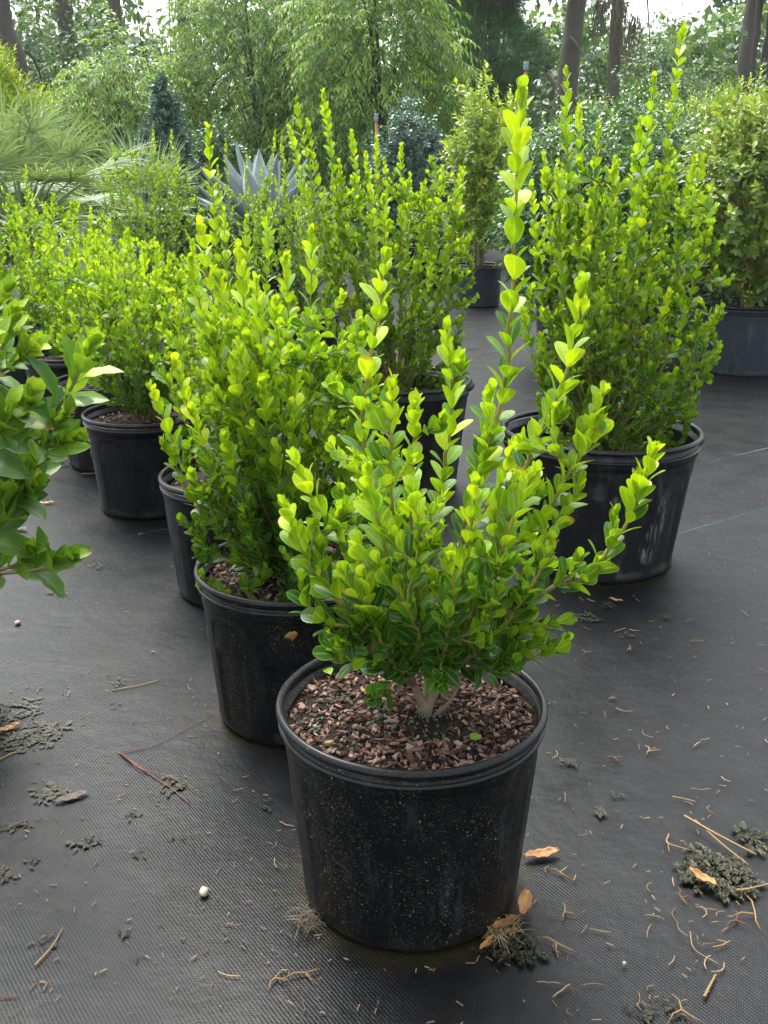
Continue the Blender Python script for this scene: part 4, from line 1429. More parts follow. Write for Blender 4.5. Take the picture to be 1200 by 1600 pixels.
def stake(label, px, py_top, py_bot, Y, r, cap):
    p = P(px, py_top, Y)
    root = thing('plant_stake', label, 'stake', (p[0], Y, 0))
    a = Acc()
    tube(a, [(0, 0, 0), (0.004, 0, p[2] * 0.5), (0, 0, p[2])], r, 8)
    obj('shaft', a.mesh('shaft'), M['stake_wood'], root)
    b = Acc()
    for k in range(5):
        t = np.linspace(0, 2 * math.pi, 13)
        tube(b, np.stack([np.cos(t) * r * 1.5, np.sin(t) * r * 1.5, np.full(13, p[2] - 0.02 + k * 0.012)], -1), 0.004, 5)
    tube(b, [(0, 0, p[2] - .01), (0, 0, p[2] + .03)], r * 1.3, 8)
    obj('cap', b.mesh('cap'), M['stake_cap'], root)


stake('orange wooden stake with a grey tie behind the tallest front shoot', 822, 104, 300, 8.2, 0.011, True)
stake('thin wooden stake with a pale cap beside the rounded blue green holly', 588, 184, 240, 9.2, 0.010, True)

# ------------------------------------------------------------------ boxwoods
BOXGROUP = 'boxwoods in black nursery pots'
potkw_s = dict(seg=96, panels=9, panel_depth=0.0034)

def pts(lst, Y0):
    return [P(x, y, Y0 + dy) for x, y, dy in lst]


# rear row
boxwood('potted_boxwood', 'boxwood in front of the second fan palm', BOXGROUP, px_x(232, 6.4), 6.4, 0.18, 0.30, 0.04, dict(seg=40), pts([(175, 225, 0), (240, 205, 0), (205, 240, 0), (268, 205, 0), (280, 240, 0)], 6.4),
        1.06, 0.34, 22, 330, 0.028, 0.019, T_BOX_LOW, 'leaf_low', 0, M['box_far'], chips=40, seed=201, main_len=0.6, age_lo=0.15, low_dark=0.3)
boxwood('potted_boxwood', 'boxwood in front of the blue agave', BOXGROUP, px_x(365, 5.8), 5.8, 0.18, 0.30, 0.04, dict(seg=40), pts([(352, 218, 0), (385, 245, 0), (430, 205, 0), (410, 260, 0), (340, 260, 0)], 5.8),
        0.88, 0.30, 14, 130, 0.028, 0.019, T_BOX_LOW, 'leaf_low', 0, M['box_far'], chips=40, seed=202, main_len=0.6, age_lo=0.15, low_dark=0.3)
boxwood('potted_boxwood', 'boxwood half hidden behind the one in the wide middle pot', BOXGROUP, px_x(470, 5.0), 5.0, 0.18, 0.30, 0.04, dict(seg=48), pts([(440, 215, 0), (475, 260, 0), (520, 270, 0)], 5.0),
        0.95, 0.29, 18, 190, 0.028, 0.019, T_BOX_LOW, 'leaf_low', 0, M['box_far'], chips=40, seed=203, main_len=0.6, age_lo=0.15, low_dark=0.3)
boxwood('potted_boxwood', 'boxwood behind the left row below the large palm', BOXGROUP, px_x(20, 4.6), 4.6, 0.18, 0.30, 0.04, dict(seg=48), pts([(40, 262, 0), (72, 318, 0), (10, 320, 0)], 4.6),
        0.88, 0.30, 18, 190, 0.029, 0.019, T_BOX_LOW, 'leaf_low', 0, M['box_far'], chips=40, seed=204, main_len=0.6, age_lo=0.25, low_dark=0.35)
boxwood('potted_boxwood', 'farthest boxwood of the left row beside the broad leaved shrub', BOXGROUP, px_x(85, 3.95), 3.95, 0.18, 0.29, 0.035, potkw_s, pts([(70, 345, 0), (115, 340, 0), (30, 370, 0)], 3.95),
        0.84, 0.27, 18, 200, 0.029, 0.018, T_BOX_MID, 'leaf_mid', 120, M['box'], chips=90, seed=205, main_len=0.5, age_lo=0.28, low_dark=0.3)
boxwood('potted_boxwood', 'boxwood of the left row with only a strip of its pot showing', BOXGROUP, -0.93, 3.42, 0.18, 0.29, 0.035, potkw_s, pts([(140, 365, 0), (165, 360, 0), (195, 365, 0), (110, 390, 0)], 3.42),
        0.78, 0.26, 20, 220, 0.029, 0.018, T_BOX_MID, 'leaf_mid', 200, M['box'], chips=120, seed=206, main_len=0.5, age_lo=0.28, low_dark=0.3)
boxwood('potted_boxwood', 'dense boxwood in the clean pot beside the broad leaved shrub', BOXGROUP, -0.70, 2.94, 0.18, 0.29, 0.035, dict(seg=96, panels=9, panel_depth=0.0034, phase=0.3), pts([(200, 362, 0), (245, 382, 0), (225, 390, 0), (265, 400, 0), (180, 400, 0), (150, 410, 0)], 2.94),
        0.72, 0.25, 22, 260, 0.029, 0.018, T_BOX_MID, 'leaf_mid', 300, M['box'], chips=260, seed=207, main_len=0.5, age_lo=0.28, low_dark=0.3)

# wide pot in the middle
boxwood('potted_boxwood', 'tall airy boxwood with bare brown stems in the wide middle pot', BOXGROUP, 0.046, 3.155, 0.222, 0.345, 0.075, dict(seg=120, panels=12, panel_depth=0.006, lugs=True, oval=0.02, lip=1.25),
        pts([(505, 145, -.1), (462, 155, 0), (452, 200, .05), (480, 190, -.1), (550, 208, 0), (588, 215, .1), (627, 228, -.1), (692, 262, 0), (640, 275, .1), (665, 285, 0), (725, 265, .1), (530, 255, -.1), (600, 250, -.1), (715, 420, 0), (725, 490, -.05), (480, 300, 0)], 3.155),
        0.98, 0.27, 16, 420, 0.030, 0.019, T_BOX_MID, 'leaf_mid', 300, M['box'], chips=120, seed=208, main_len=0.55, age_lo=0.04, low_dark=0.2, potmat=M['pot_scuffed'], z0=0.05, stem_r=0.0048, lean=(-0.01, 0), bottom=0.75)

# right: tallest shrub in the scuffed wide pot
boxwood('potted_boxwood', 'tallest boxwood in a wide pot with white scuffs', BOXGROUP, 0.545, 2.51, 0.242, 0.345, 0.080, dict(seg=120, panels=12, panel_depth=0.0062, lugs=True, oval=0.03, lip=1.3),
        pts([(1068, 42, 0), (884, 108, 0), (1022, 122, .05), (935, 195, -.05), (905, 170, .05), (1000, 190, -.1), (960, 250, -.12), (1048, 240, 0), (850, 245, 0), (1085, 250, .05), (830, 290, .05), (1100, 330, 0), (870, 270, -.1), (1120, 485, 0), (1122, 545, -.05), (1075, 590, -.1), (815, 480, 0), (920, 330, -.15), (1010, 300, -.15)], 2.51),
        0.98, 0.265, 18, 560, 0.032, 0.020, T_BOX_MID, 'leaf_mid', 300, M['box'], chips=200, seed=209, main_len=0.6, age_lo=0.04, low_dark=0.2, potmat=M['pot_smeared'], z0=0.02, stem_r=0.005, lean=(0.03, 0), bottom=0.62)

# left column
boxwood('potted_boxwood', 'boxwood with one very tall thin shoot, second behind the front one', BOXGROUP, -0.344, 2.30, 0.18, 0.29, 0.035, dict(seg=96, panels=9, panel_depth=0.0034, phase=0.2),
        pts([(325, 200, .1), (350, 330, 0), (385, 340, .1), (300, 380, .1), (420, 330, .1), (330, 420, 0), (450, 400, .1)], 2.30),
        0.72, 0.20, 14, 200, 0.029, 0.019, T_BOX_MID, 'leaf_mid', 200, M['box'], chips=200, seed=210, main_len=0.5, age_lo=0.3, low_dark=0.35)

boxwood('potted_boxwood', 'full bright boxwood in the pot just behind the front one', BOXGROUP, -0.158, 1.715, 0.18, 0.29, 0.032, dict(seg=128, panels=9, panel_depth=0.0036, phase=0.55),
        pts([(487, 362, .02), (446, 405, 0), (312, 352, .02), (298, 405, .05), (372, 385, .05), (342, 430, 0), (400, 440, -.05), (430, 470, .05), (528, 560, 0), (272, 560, 0), (330, 500, -.08), (460, 560, -.1), (236, 608, 0), (255, 690, -.02), (283, 812, -.05), (300, 640, -.1), (365, 560, -.12), (410, 600, -.14), (500, 640, -.05), (350, 680, -.16), (430, 700, -.16), (300, 740, -.1), (380, 800, -.15), (450, 790, -.14), (540, 690, 0)], 1.715),
        0.74, 0.19, 18, 380, 0.033, 0.0185, T_BOX, 'leaf_fine', 300, M['box'], chips=700, pellets=90, seed=211, main_len=0.42, age_lo=0.30, low_dark=0.2, z0=0.0, bottom=0.92, lean=(0.0, 0.0), potmat=M['pot'])


# the front shrub: its shoots follow the photograph one by one
def front():
    global rng
    rng = np.random.default_rng(300)
    X, Y, R, H = 0.037, 1.22, 0.18, 0.29
    origin = np.array((X, Y, 0.0))
    root = thing('potted_boxwood', 'front boxwood in the black pot flecked with grit', 'potted shrub', tuple(origin), 0, BOXGROUP)
    make_pot(root, R, H, M['pot'], seg=160, panels=8, panel_depth=0.0007, phase=0.35)
    zs = H - 0.030
    fill_soil(root, R * 0.93, zs, 2100, 300, pellets=95, seed=9, dark_spot=(0.035, -0.035, 0.042), size=(0.003, 0.0078))
    base = np.array((px_base(665, 1122, zs)[0], px_base(665, 1122, zs)[1], zs))
    bx, by = base[0], base[1]
    def m(*c):
        return [P(x, y, yy) for x, y, yy in c]
    F1 = P(690, 1062, by + 0.005)
    F2 = P(648, 1070, by + 0.0)
    F3 = P(668, 1060, by + 0.02)
    mains = [
        [F1] + m((705, 960, by), (720, 850, by - .02), (750, 730, by - .03), (785, 620, by - .03), (800, 480, by - .03), (806, 320, by - .02), (815, 142, by - .01)),
        [F1] + m((712, 955, by - .02), (760, 895, by - .04), (815, 845, by - .05), (872, 770, by - .05), (915, 690, by - .05), (942, 612, by - .04)),
        [F1] + m((735, 945, by), (790, 820, by), (829, 709, by), (857, 650, by), (884, 585, by), (902, 506, by), (909, 440, by)),
        [F1] + m((770, 975, by - .02), (857, 922, by - .03), (917, 902, by - .03), (945, 868, by - .03), (980, 817, by - .03), (1000, 770, by - .02), (1024, 702, by - .02)),
        [F1] + m((760, 1012, by - .03), (820, 988, by - .05), (884, 970, by - .05)),
        [F1] + m((780, 1036, by - .02), (850, 1022, by - .03), (882, 1000, by - .03)),
        [F2] + m((600, 960, by - .03), (550, 867, by - .05), (530, 840, by - .05), (487, 777, by - .05), (462, 720, by - .05)),
        [F2] + m((617, 1052, by - .03), (570, 1000, by - .07), (545, 955, by - .08), (513, 917, by - .08), (480, 873, by - .08), (446, 790, by - .07)),
        [F2] + m((600, 1040, by - .05), (550, 985, by - .09), (503, 970, by - .10), (480, 945, by - .10), (472, 908, by - .10)),
        [F3] + m((615, 920, by + .04), (580, 780, by + .05), (566, 650, by + .05), (588, 520, by + .05), (603, 402, by + .05)),
        [F3] + m((640, 950, by), (622, 850, by - .02), (610, 740, by - .02), (613, 597, by - .02)),
        [F3] + m((650, 930, by + .03), (642, 780, by + .03), (649, 630, by + .03)),
        [F3] + m((670, 900, by + .05), (690, 760, by + .06), (706, 640, by + .06), (699, 514, by + .06)),
        [F1] + m((700, 930, by + .05), (735, 800, by + .07), (760, 700, by + .07), (768, 610, by + .07)),
        [F3] + m((655, 1000, by - .06), (625, 930, by - .10), (600, 850, by - .11), (575, 735, by - .11)),
        [F3] + m((660, 1000, by - .06), (650, 900, by - .11), (655, 820, by - .12), (640, 760, by - .12)),
        [F1] + m((700, 1000, by - .06), (720, 900, by - .11), (735, 830, by - .12), (742, 760, by - .12)),
        [F1] + m((720, 1000, by - .05), (770, 900, by - .09), (800, 820, by - .10), (835, 740, by - .10)),
        [F2] + m((640, 1040, by - .05), (655, 1000, by - .11), (640, 960, by - .14), (625, 915, by - .14)),
        [F2] + m((625, 1050, by - .05), (600, 1010, by - .11), (580, 960, by - .13), (565, 900, by - .13)),
        [F1] + m((690, 1040, by - .06), (700, 985, by - .12), (710, 930, by - .14), (700, 870, by - .14)),
        [F1] + m((745, 1020, by - .05), (800, 960, by - .09), (840, 900, by - .10), (862, 845, by - .10)),
        [F1] + m((740, 1000, by + .04), (800, 940, by + .08), (850, 890, by + .10), (890, 880, by + .10)),
        [F3] + m((660, 960, by + .08), (650, 860, by + .12), (600, 780, by + .14), (540, 720, by + .14)),
        [F1] + m((690, 960, by + .08), (720, 860, by + .12), (780, 760, by + .14), (800, 700, by + .14)),
    ]
    fills = []
    for (x, y, dy) in ((520, 700, -.02), (560, 780, -.08), (690, 655, .0), (720, 560, .03), (865, 640, -.02), (940, 660, -.02), 
                       (905, 870, -.05), (815, 930, -.07), (770, 800, -.08), (690, 780, -.1), (600, 760, -.06), (530, 800, -.07), (500, 850, -.08), (560, 850, -.11), (610, 830, -.13), (680, 840, -.14),
                       (750, 850, -.13), (790, 880, -.12), (830, 960, -.08), (760, 960, -.12), (700, 960, -.15), (650, 880, -.14), (590, 880, -.13), (540, 900, -.12), (520, 980, -.10), (590, 960, -.14), 
                       (580, 640, .02), (520, 600, .04), (870, 700, -.04), (885, 790, -.06), (930, 655, -.05), (850, 840, -.08), (905, 750, -.05), (845, 760, -.03), (800, 760, -.06), (760, 690, -.03), (640, 720, -.06), (555, 710, -.04), (490, 820, -.07), (880, 640, -.02), (820, 690, -.02), (800, 1010, -.06), (845, 1000, -.05), (560, 950, -.12), (780, 920, -.13),
                       (600, 700, .06), (530, 760, .06), (960, 800, -.03), (1000, 745, -.02), (930, 880, -.03)):
        fills.append(P(x, y, by + dy))
    for t in dome_tips((bx, by), zs + 0.085, 0.52, 0.18, 85, rng, 0.75, 0.8):
        fills.append(t)
    stems, L = Acc(), Leaves()
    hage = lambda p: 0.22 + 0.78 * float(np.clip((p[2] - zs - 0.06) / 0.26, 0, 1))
    # short knobbly trunk and its fork
    tube(stems, [base + np.array((0, 0, -0.02)), base + np.array((0, 0, 0.006)), base + np.array((0.001, 0, 0.022)), (base + F3) / 2, F3], [0.0100, 0.0085, 0.0090, 0.0062, 0.004], 12, 0.0)
    for F in (F1, F2):
        tube(stems, smooth_path([base + np.array((0, 0, 0.012)), base * 0.5 + F * 0.5 + np.array((0, 0, 0.004)), F], 8), np.linspace(0.0072, 0.0045, 8), 10, 0.02)
    q = base + np.array((0.012, 0.004, 0.0))
    tube(stems, [q, q + np.array((0.02, 0.0, 0.022)), q + np.array((0.032, 0.005, 0.045))], [0.004, 0.003, 0.0025], 7, 0.05)
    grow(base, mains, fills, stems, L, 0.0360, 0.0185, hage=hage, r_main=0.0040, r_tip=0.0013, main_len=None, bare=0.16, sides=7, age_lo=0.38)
    # the vigorous leading shoots carry larger, wider-spaced leaves
    big = Leaves()
    shift(stems, origin)
    obj('stem', stems.mesh('stem'), M['stem'], root)
    build_foliage(root, L, T_BOX, M['box'], 300, 'leaf_fine', origin=origin)
    return root


def px_base(px, py, z):
    return G(px, py, z)


front()


# broad leaved shrub reaching in from the side
def viburnum():
    global rng
    rng = np.random.default_rng(400)
    X, Y, R, H = -0.865, 1.66, 0.18, 0.29
    origin = np.array((X, Y, 0.0))
    root = thing('potted_viburnum', 'broad leaved glossy shrub reaching in from the edge', 'potted shrub', tuple(origin), 0)
    make_pot(root, R, H, M['pot_clean'], seg=96)
    fill_soil(root, R * 0.93, H - 0.035, 200, seed=12)
    base = np.array((X, Y, H - 0.03))
    def m(*c):
        return [P(x, y, yy) for x, y, yy in c]
    shoots = [
        (m((0, 724, 1.55), (45, 694, 1.50), (80, 650, 1.48), (111, 607, 1.46), (143, 540, 1.45)), 0.22, 0.060),
        (m((0, 724, 1.55), (45, 694, 1.50), (80, 672, 1.46), (100, 650, 1.44)), 0.10, 0.050),
        (m((0, 724, 1.55), (50, 705, 1.50), (90, 695, 1.46), (118, 688, 1.44)), 0.12, 0.046),
        (m((-60, 905, 1.50), (0, 896, 1.45), (60, 889, 1.42), (112, 868, 1.41)), 0.09, 0.052),
        (m((-60, 905, 1.50), (0, 890, 1.46), (30, 880, 1.44), (45, 862, 1.42)), 0.10, 0.055),
        (m((-70, 800, 1.52), (0, 790, 1.46), (28, 775, 1.44), (50, 760, 1.42)), 0.14, 0.058),
        (m((-80, 640, 1.55), (-30, 590, 1.5), (5, 540, 1.48), (20, 500, 1.47)), 0.16, 0.054),
        (m((-80, 640, 1.55), (-30, 600, 1.5), (20, 570, 1.48), (50, 545, 1.46)), 0.14, 0.052),
        (m((-80, 640, 1.6), (-40, 540, 1.6), (-5, 480, 1.6), (12, 452, 1.6)), 0.12, 0.042),
        (m((-60, 720, 1.5), (-10, 670, 1.45), (30, 640, 1.42), (45, 618, 1.42)), 0.14, 0.055),
        (m((-60, 740, 1.46), (-20, 700, 1.42), (5, 670, 1.40), (15, 640, 1.40)), 0.16, 0.060),
        (m((-70, 620, 1.45), (-35, 560, 1.42), (-15, 520, 1.40)), 0.14, 0.055),
        (m((-60, 780, 1.55), (0, 760, 1.52), (35, 735, 1.5), (60, 712, 1.49)), 0.14, 0.058),
        (m((-60, 860, 1.45), (-20, 840, 1.42), (0, 820, 1.40), (10, 780, 1.40)), 0.12, 0.064),
        (m((-60, 800, 1.5), (-10, 790, 1.47), (20, 770, 1.46), (40, 735, 1.45)), 0.12, 0.056),
        (m((-90, 800, 1.45), (-60, 760, 1.40), (-35, 720, 1.38)), 0.14, 0.058),
        (m((-90, 700, 1.75), (-60, 600, 1.75), (-40, 500, 1.75)), 0.2, 0.052),
    ]
    stems, L = Acc(), Leaves()
    for ctrl, ln, sz in shoots:
        c = [base + np.array((rng.normal(0, .012), rng.normal(0, .012), -.01)), base * 0.45 + ctrl[0] * 0.55 + np.array((0, 0, 0.06))] + ctrl
        p = smooth_path(c, 34)
        tube(stems, p, np.linspace(0.0052, 0.0018, len(p)), 7, np.clip(np.linspace(-0.6, 1.1, len(p)), 0, 1))
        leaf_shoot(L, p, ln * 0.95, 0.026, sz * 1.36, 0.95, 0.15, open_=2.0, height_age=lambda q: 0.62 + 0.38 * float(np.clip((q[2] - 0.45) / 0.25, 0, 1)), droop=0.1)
    shift(stems, origin)
    obj('stem', stems.mesh('stem'), M['vstem'], root)
    build_foliage(root, L, T_VIB, M['viburnum'], 200, 'leaf_broad', origin=origin)


viburnum()

# ------------------------------------------------------------------ litter on the cloth
POTS = [(0.037, 1.22, .18), (-0.158, 1.715, .18), (-0.344, 2.30, .18), (-0.70, 2.94, .18), (0.545, 2.51, .24), (0.046, 3.155, .22), (-.93, 3.42, .18), (1.80, 5.15, .235), (-.865, 1.66, .18)]


def clear_of_pots(p, m=0.0):
    return all(math.hypot(p[0] - x, p[1] - y) > r * 0.86 + m for x, y, r in POTS)


def single(name, acc, material, label, cat, loc, group=None, smooth=True, rnd=None):
    o = obj(name, acc.mesh(name, smooth), material, None)
    o.location = loc
    tag(o, label, cat, group)
    if rnd is not None:
        o['rnd'] = rnd
    return o


def needle(p, ang, ln, bend, r, material, label, group, rg, name='pine_needle', cat='needle'):
    t = np.linspace(-0.5, 0.5, 9)
    a = Acc()
    x = t * ln
    y = bend * ln * (0.25 - t * t) * 4
    path = np.stack([x * math.cos(ang) - y * math.sin(ang), x * math.sin(ang) + y * math.cos(ang), 0.0012 + 0.002 * np.abs(np.sin(t * 5)) * rg.random()], -1)
    tube(a, path, r * (1 - 0.5 * np.abs(t)), 4, 0, 0.0)
    return single(name, a, material, label, cat, (p[0], p[1], 0.0), group, rnd=float(rg.random()))


def litter():
    rg = np.random.default_rng(55)
    # fragments of needle, denser to the right of the front pot
    k = 0
    while k < 95:
        if rg.random() < 0.74:
            px, py = rg.uniform(850, 1200), 930 + 670 * rg.random()
        else:
            px, py = rg.uniform(0, 480), 960 + 640 * rg.random()
        p = G(px, py)
        if not clear_of_pots(p, 0.01):
            continue
        ln = rg.uniform(0.006, 0.034)
        needle(p, rg.uniform(0, 6.28), ln, rg.normal(0, 0.16), rg.uniform(0.0004, 0.0011), M['tan'], 'small tan needle fragment lying on the black ground cloth', 'needle fragments on the ground cloth', rg)
        k += 1
    # small forked sprigs
    for px, py, s in ((985, 1015, .02), (1015, 1175, .026), (955, 1092, .016), (870, 1475, .030), (882, 1427, .024), (875, 1365, .030), (1065, 1405, .024), (1180, 1430, .05), (1150, 1440, .04), (430, 1530, .024), (478, 1522, .03), (1065, 1580, .036), (240, 1020, .016), (960, 1185, .02)):
        p = G(px, py)
        a = Acc()
        a0 = rg.uniform(0, 6.28)
        for q in range(3):
            an = a0 + q * rg.uniform(1.4, 2.3)
            l2 = s * rg.uniform(0.5, 1.0)
            tube(a, [(0, 0, 0.002), (l2 * .5 * math.cos(an), l2 * .5 * math.sin(an), 0.004), (l2 * math.cos(an + .2), l2 * math.sin(an + .2), 0.0015)], [0.0014, 0.0011, 0.0006], 4, 0, 0.0)
        single('twig', a, M['tan'], 'tiny forked tan sprig lying on the black ground cloth', 'twig', (p[0], p[1], 0), 'forked sprigs on the ground cloth', rnd=float(rg.random() * 0.7))
    # long reddish needles
    def line(ppts, r, material, label, name='pine_needle', cat='needle', h=0.002):
        c = [G(x, y) for x, y in ppts]
        o = c[0]
        a = Acc()
        path = smooth_path([q - o + np.array((0, 0, h)) for q in c], 16)
        tube(a, path, np.linspace(r, r * 0.6, 16), 5, 0, 0.0)
        single(name, a, material, label, cat, tuple(o), None, rnd=0.6)
    line([(185, 1177), (235, 1168), (290, 1140), (332, 1117)], 0.0009, M['redneedle'], 'long thin red brown needle pointing to the second pot')
    line([(185, 1177), (230, 1208), (270, 1235), (298, 1258)], 0.0013, M['redneedle'], 'thick red brown needle crossing the algae patch')
    line([(190, 1180), (220, 1205), (255, 1213), (318, 1243)], 0.0011, M['redneedle'], 'red brown needle forking away above its thicker neighbour', h=0.0045)
    line([(175, 1080), (215, 1073), (248, 1064)], 0.0014, M['tan'], 'pale straw lying beside the second pot in the row', 'straw', 'straw')
    line([(0, 1188), (18, 1179), (36, 1170)], 0.0014, M['tan'], 'pale straw at the edge beside the large algae patch', 'straw', 'straw')
    line([(55, 1510), (82, 1480), (98, 1452)], 0.0013, M['tan'], 'bent tan straw near the lower corner', 'straw', 'straw')
    line([(1068, 1285), (1115, 1312), (1180, 1346)], 0.0022, M['tan'], 'stout tan straw lying across the large algae clump', 'straw', 'straw', 0.012)
    line([(1085, 1290), (1130, 1330), (1168, 1360)], 0.0015, M['tan'], 'thinner tan straw beside the stout one on the algae clump', 'straw', 'straw', 0.010)
    line([(1045, 1305), (1042, 1318), (1060, 1325), (1078, 1330)], 0.0014, M['tan'], 'hooked tan straw at the end of the algae clump', 'straw', 'straw')
    line([(1078, 1458), (1085, 1485), (1122, 1508)], 0.0010, M['tan'], 'curved dark tan needle below the algae clump')
    line([(1150, 1400), (1168, 1398), (1200, 1390)], 0.0017, M['tan'], 'tan twig running out of the picture beside the curled leaf', 'twig', 'twig', 0.01)
    line([(1050, 1246), (1070, 1250), (1087, 1254)], 0.0012, M['tan'], 'straight tan needle above the algae clump')
    line([(1100, 1560), (1110, 1540), (1118, 1525)], 0.0022, M['tan'], 'thick tan chip standing out near the lower edge', 'straw', 'straw')

    # dry leaves
    def dry_leaf(px, py, ln, ang, label, material, curl=0.5, w=0.33, lift=0.006, twist=0.0, z=0.0):
        p = G(px, py)
        a = Acc()
        n = 17
        rows, cols = np.linspace(0, 1, n), np.linspace(-1, 1, 9)
        v = []
        for t in rows:
            hw = w * (math.sin(math.pi * (0.06 + 0.90 * t) ** 0.85) ** 0.8) * 0.5 + 0.012
            for u in cols:
                th = u * curl * (0.6 + 0.6 * t)
                rad = hw / max(curl, 0.05)
                x = (t - 0.5)
                y = rad * math.sin(th)
                zz = rad * (1 - math.cos(th)) + 0.05 * math.sin(t * 7 + 1) * curl + 0.02 * math.sin(t * 23 + u * 3)
                y2 = y * math.cos(twist * t) - zz * math.sin(twist * t)
                z2 = y * math.sin(twist * t) + zz * math.cos(twist * t)
                v.append((x, y2, z2))
        v = np.array(v) * ln
        v[:, 2] -= v[:, 2].min()
        c_, s_ = math.cos(ang), math.sin(ang)
        v = np.stack([v[:, 0] * c_ - v[:, 1] * s_, v[:, 0] * s_ + v[:, 1] * c_, v[:, 2] + 0.0015 + z], -1)
        k = len(cols)
        f = [(r * k + c2, r * k + c2 + 1, (r + 1) * k + c2 + 1, (r + 1) * k + c2) for r in range(n - 1) for c2 in range(k - 1)]
        a.add(v, np.array(f), 0, 0.0)
        o = single('fallen_leaf', a, material, label, 'leaf', (p[0], p[1], 0), 'dry leaves on the ground cloth', rnd=0.5)
        md = o.modifiers.new('thickness', 'SOLIDIFY')
        md.thickness = 0.0006
        return o
    dry_leaf(846, 1338, 0.055, 0.25, 'orange tan leaf lying flat beside the front pot', M['dry'], 0.75, 0.40)
    dry_leaf(1096, 1384, 0.045, 2.25, 'curled orange leaf lying on the algae clump', M['dry'], 1.3, 0.45, z=0.008)
    dry_leaf(818, 1428, 0.050, 1.35, 'crumpled tan leaf leaning against the foot of the front pot', M['dry'], 1.2, 0.5, twist=0.6, z=0.012)
    dry_leaf(792, 1450, 0.045, 0.5, 'crushed tan leaf under the crumpled one at the pot foot', M['dry'], 1.0, 0.5, twist=-0.6, z=0.004)
    dry_leaf(760, 1482, 0.030, 0.9, 'small curled tan leaf at the foot of the front pot', M['dry'], 1.4, 0.4, z=0.004)
    dry_leaf(962, 940, 0.034, -0.6, 'curled orange leaf near the wide scuffed pot', M['dry'], 1.2, 0.35)
    dry_leaf(14, 1141, 0.046, 0.75, 'orange leaf at the edge beside the algae patch', M['dry'], 0.9, 0.40)
    dry_leaf(112, 1248, 0.055, 0.55, 'dull brown leaf beside the dark algae smear', M['dull'], 0.4, 0.36)
    dry_leaf(140, 742, 0.05, 0.1, 'pale brown leaf behind the clean pot', M['dull'], 0.5, 0.35)
    dry_leaf(72, 787, 0.05, 0.2, 'pale leaf lying under the broad leaved shrub', M['dry'], 0.5, 0.3)
    dry_leaf(30, 828, 0.055, -0.3, 'rust brown leaf lying deep under the broad leaved shrub', M['dull'], 0.6, 0.4)
    dry_leaf(100, 707, 0.05, 0.1, 'far brown leaf under the broad leaved shrub', M['dull'], 0.5, 0.35)
    dry_leaf(660, 1085, 0.02, 0.8, 'tiny tan scrap', M['dry'], 0.4, 0.4) if False else None

    # crinkled wet algae
    def algae(px, py, w, d, n, label, h=0.0035, ang=0.0):
        h = h * 0.38
        n = int(n * 1.5)
        p = G(px, py)
        a = Acc()
        for _ in range(max(8, int(n * 0.8))):                      # ruffled ribbons lying over one another
            q, t = math.sqrt(rg.random()), rg.uniform(0, 6.28)
            cx, cy = w * q * math.cos(t) * 0.85, d * q * math.sin(t) * 0.85
            cx, cy = cx * math.cos(ang) - cy * math.sin(ang), cx * math.sin(ang) + cy * math.cos(ang)
            ll = rg.uniform(0.3, 1.0) * min(0.028, 0.9 * min(w, d) + 0.004)
            ww = ll * rg.uniform(0.08, 0.24)
            a0, bend = rg.uniform(0, 6.28), rg.normal(0, 1.2)
            m = 9
            tt = np.linspace(-0.5, 0.5, m)
            an = a0 + bend * tt
            px_ = cx + np.cumsum(np.cos(an)) * ll / m
            py_ = cy + np.cumsum(np.sin(an)) * ll / m
            nx, ny = -np.sin(an), np.cos(an)
            ph = rg.uniform(0, 6.28)
            wid = ww * (0.35 + 0.65 * np.cos(tt * math.pi)) * (1 + 0.3 * rg.normal(0, 1, m))
            base = 0.0012 + h * (1 - q) * rg.uniform(0.2, 1.3)
            rows = []
            for k_, u in enumerate((-1, -0.4, 0.4, 1)):
                zz = base + h * 0.8 * (0.5 + 0.5 * np.sin(tt * 22 + ph + u * 2.2)) * (0.25 + abs(u))
                rows.append(np.stack([px_ + nx * wid * u, py_ + ny * wid * u, zz], -1))
            v = np.stack(rows, 1).reshape(-1, 3)
            a.add(v, np.array([(i * 4 + c2, i * 4 + c2 + 1, (i + 1) * 4 + c2 + 1, (i + 1) * 4 + c2) for i in range(m - 1) for c2 in range(3)]), 0, 0.0)
        return single('algae_clump', a, M['algae'], label, 'algae', (p[0], p[1], 0), 'wet algae on the ground cloth')
    algae(1120, 1366, 0.060, 0.062, 150, 'largest crinkled dark algae clump under the straws', 0.010)
    algae(1178, 1312, 0.028, 0.026, 36, 'dark algae strip above the largest algae clump', 0.008)
    algae(800, 1485, 0.040, 0.024, 60, 'wet algae clump at the foot of the front pot', 0.009)
    algae(887, 1191, 0.020, 0.012, 24, 'small algae patch right of the front rim')
    algae(936, 1268, 0.014, 0.012, 16, 'small algae patch with a straw below the twisted leaf scrap')
    algae(967, 1243, 0.014, 0.008, 12, 'yellowish twisted scrap of algae')
    algae(1000, 1580, 0.022, 0.012, 24, 'algae strip at the lower edge right of the front pot')
    algae(1054, 1578, 0.010, 0.016, 14, 'dark algae knob beside the thick tan sprig')
    algae(945, 945, 0.018, 0.02, 14, 'algae smear beside the curled orange leaf')
    algae(918, 966, 0.026, 0.03, 26, 'algae patch between the wide scuffed pot and the front rim')
    algae(975, 992, 0.014, 0.02, 12, 'thin algae smear below the curled orange leaf')
    algae(930, 915, 0.014, 0.014, 10, 'algae crumb at the foot of the wide scuffed pot')
    algae(1045, 968, 0.014, 0.02, 9, 'algae crumb beside the tan needle by the wide pot')
    algae(270, 1227, 0.020, 0.030, 26, 'algae patch under the red brown needles')
    algae(136, 1316, 0.026, 0.014, 26, 'dark algae clump with a tan chip in the left foreground', ang=0.4)
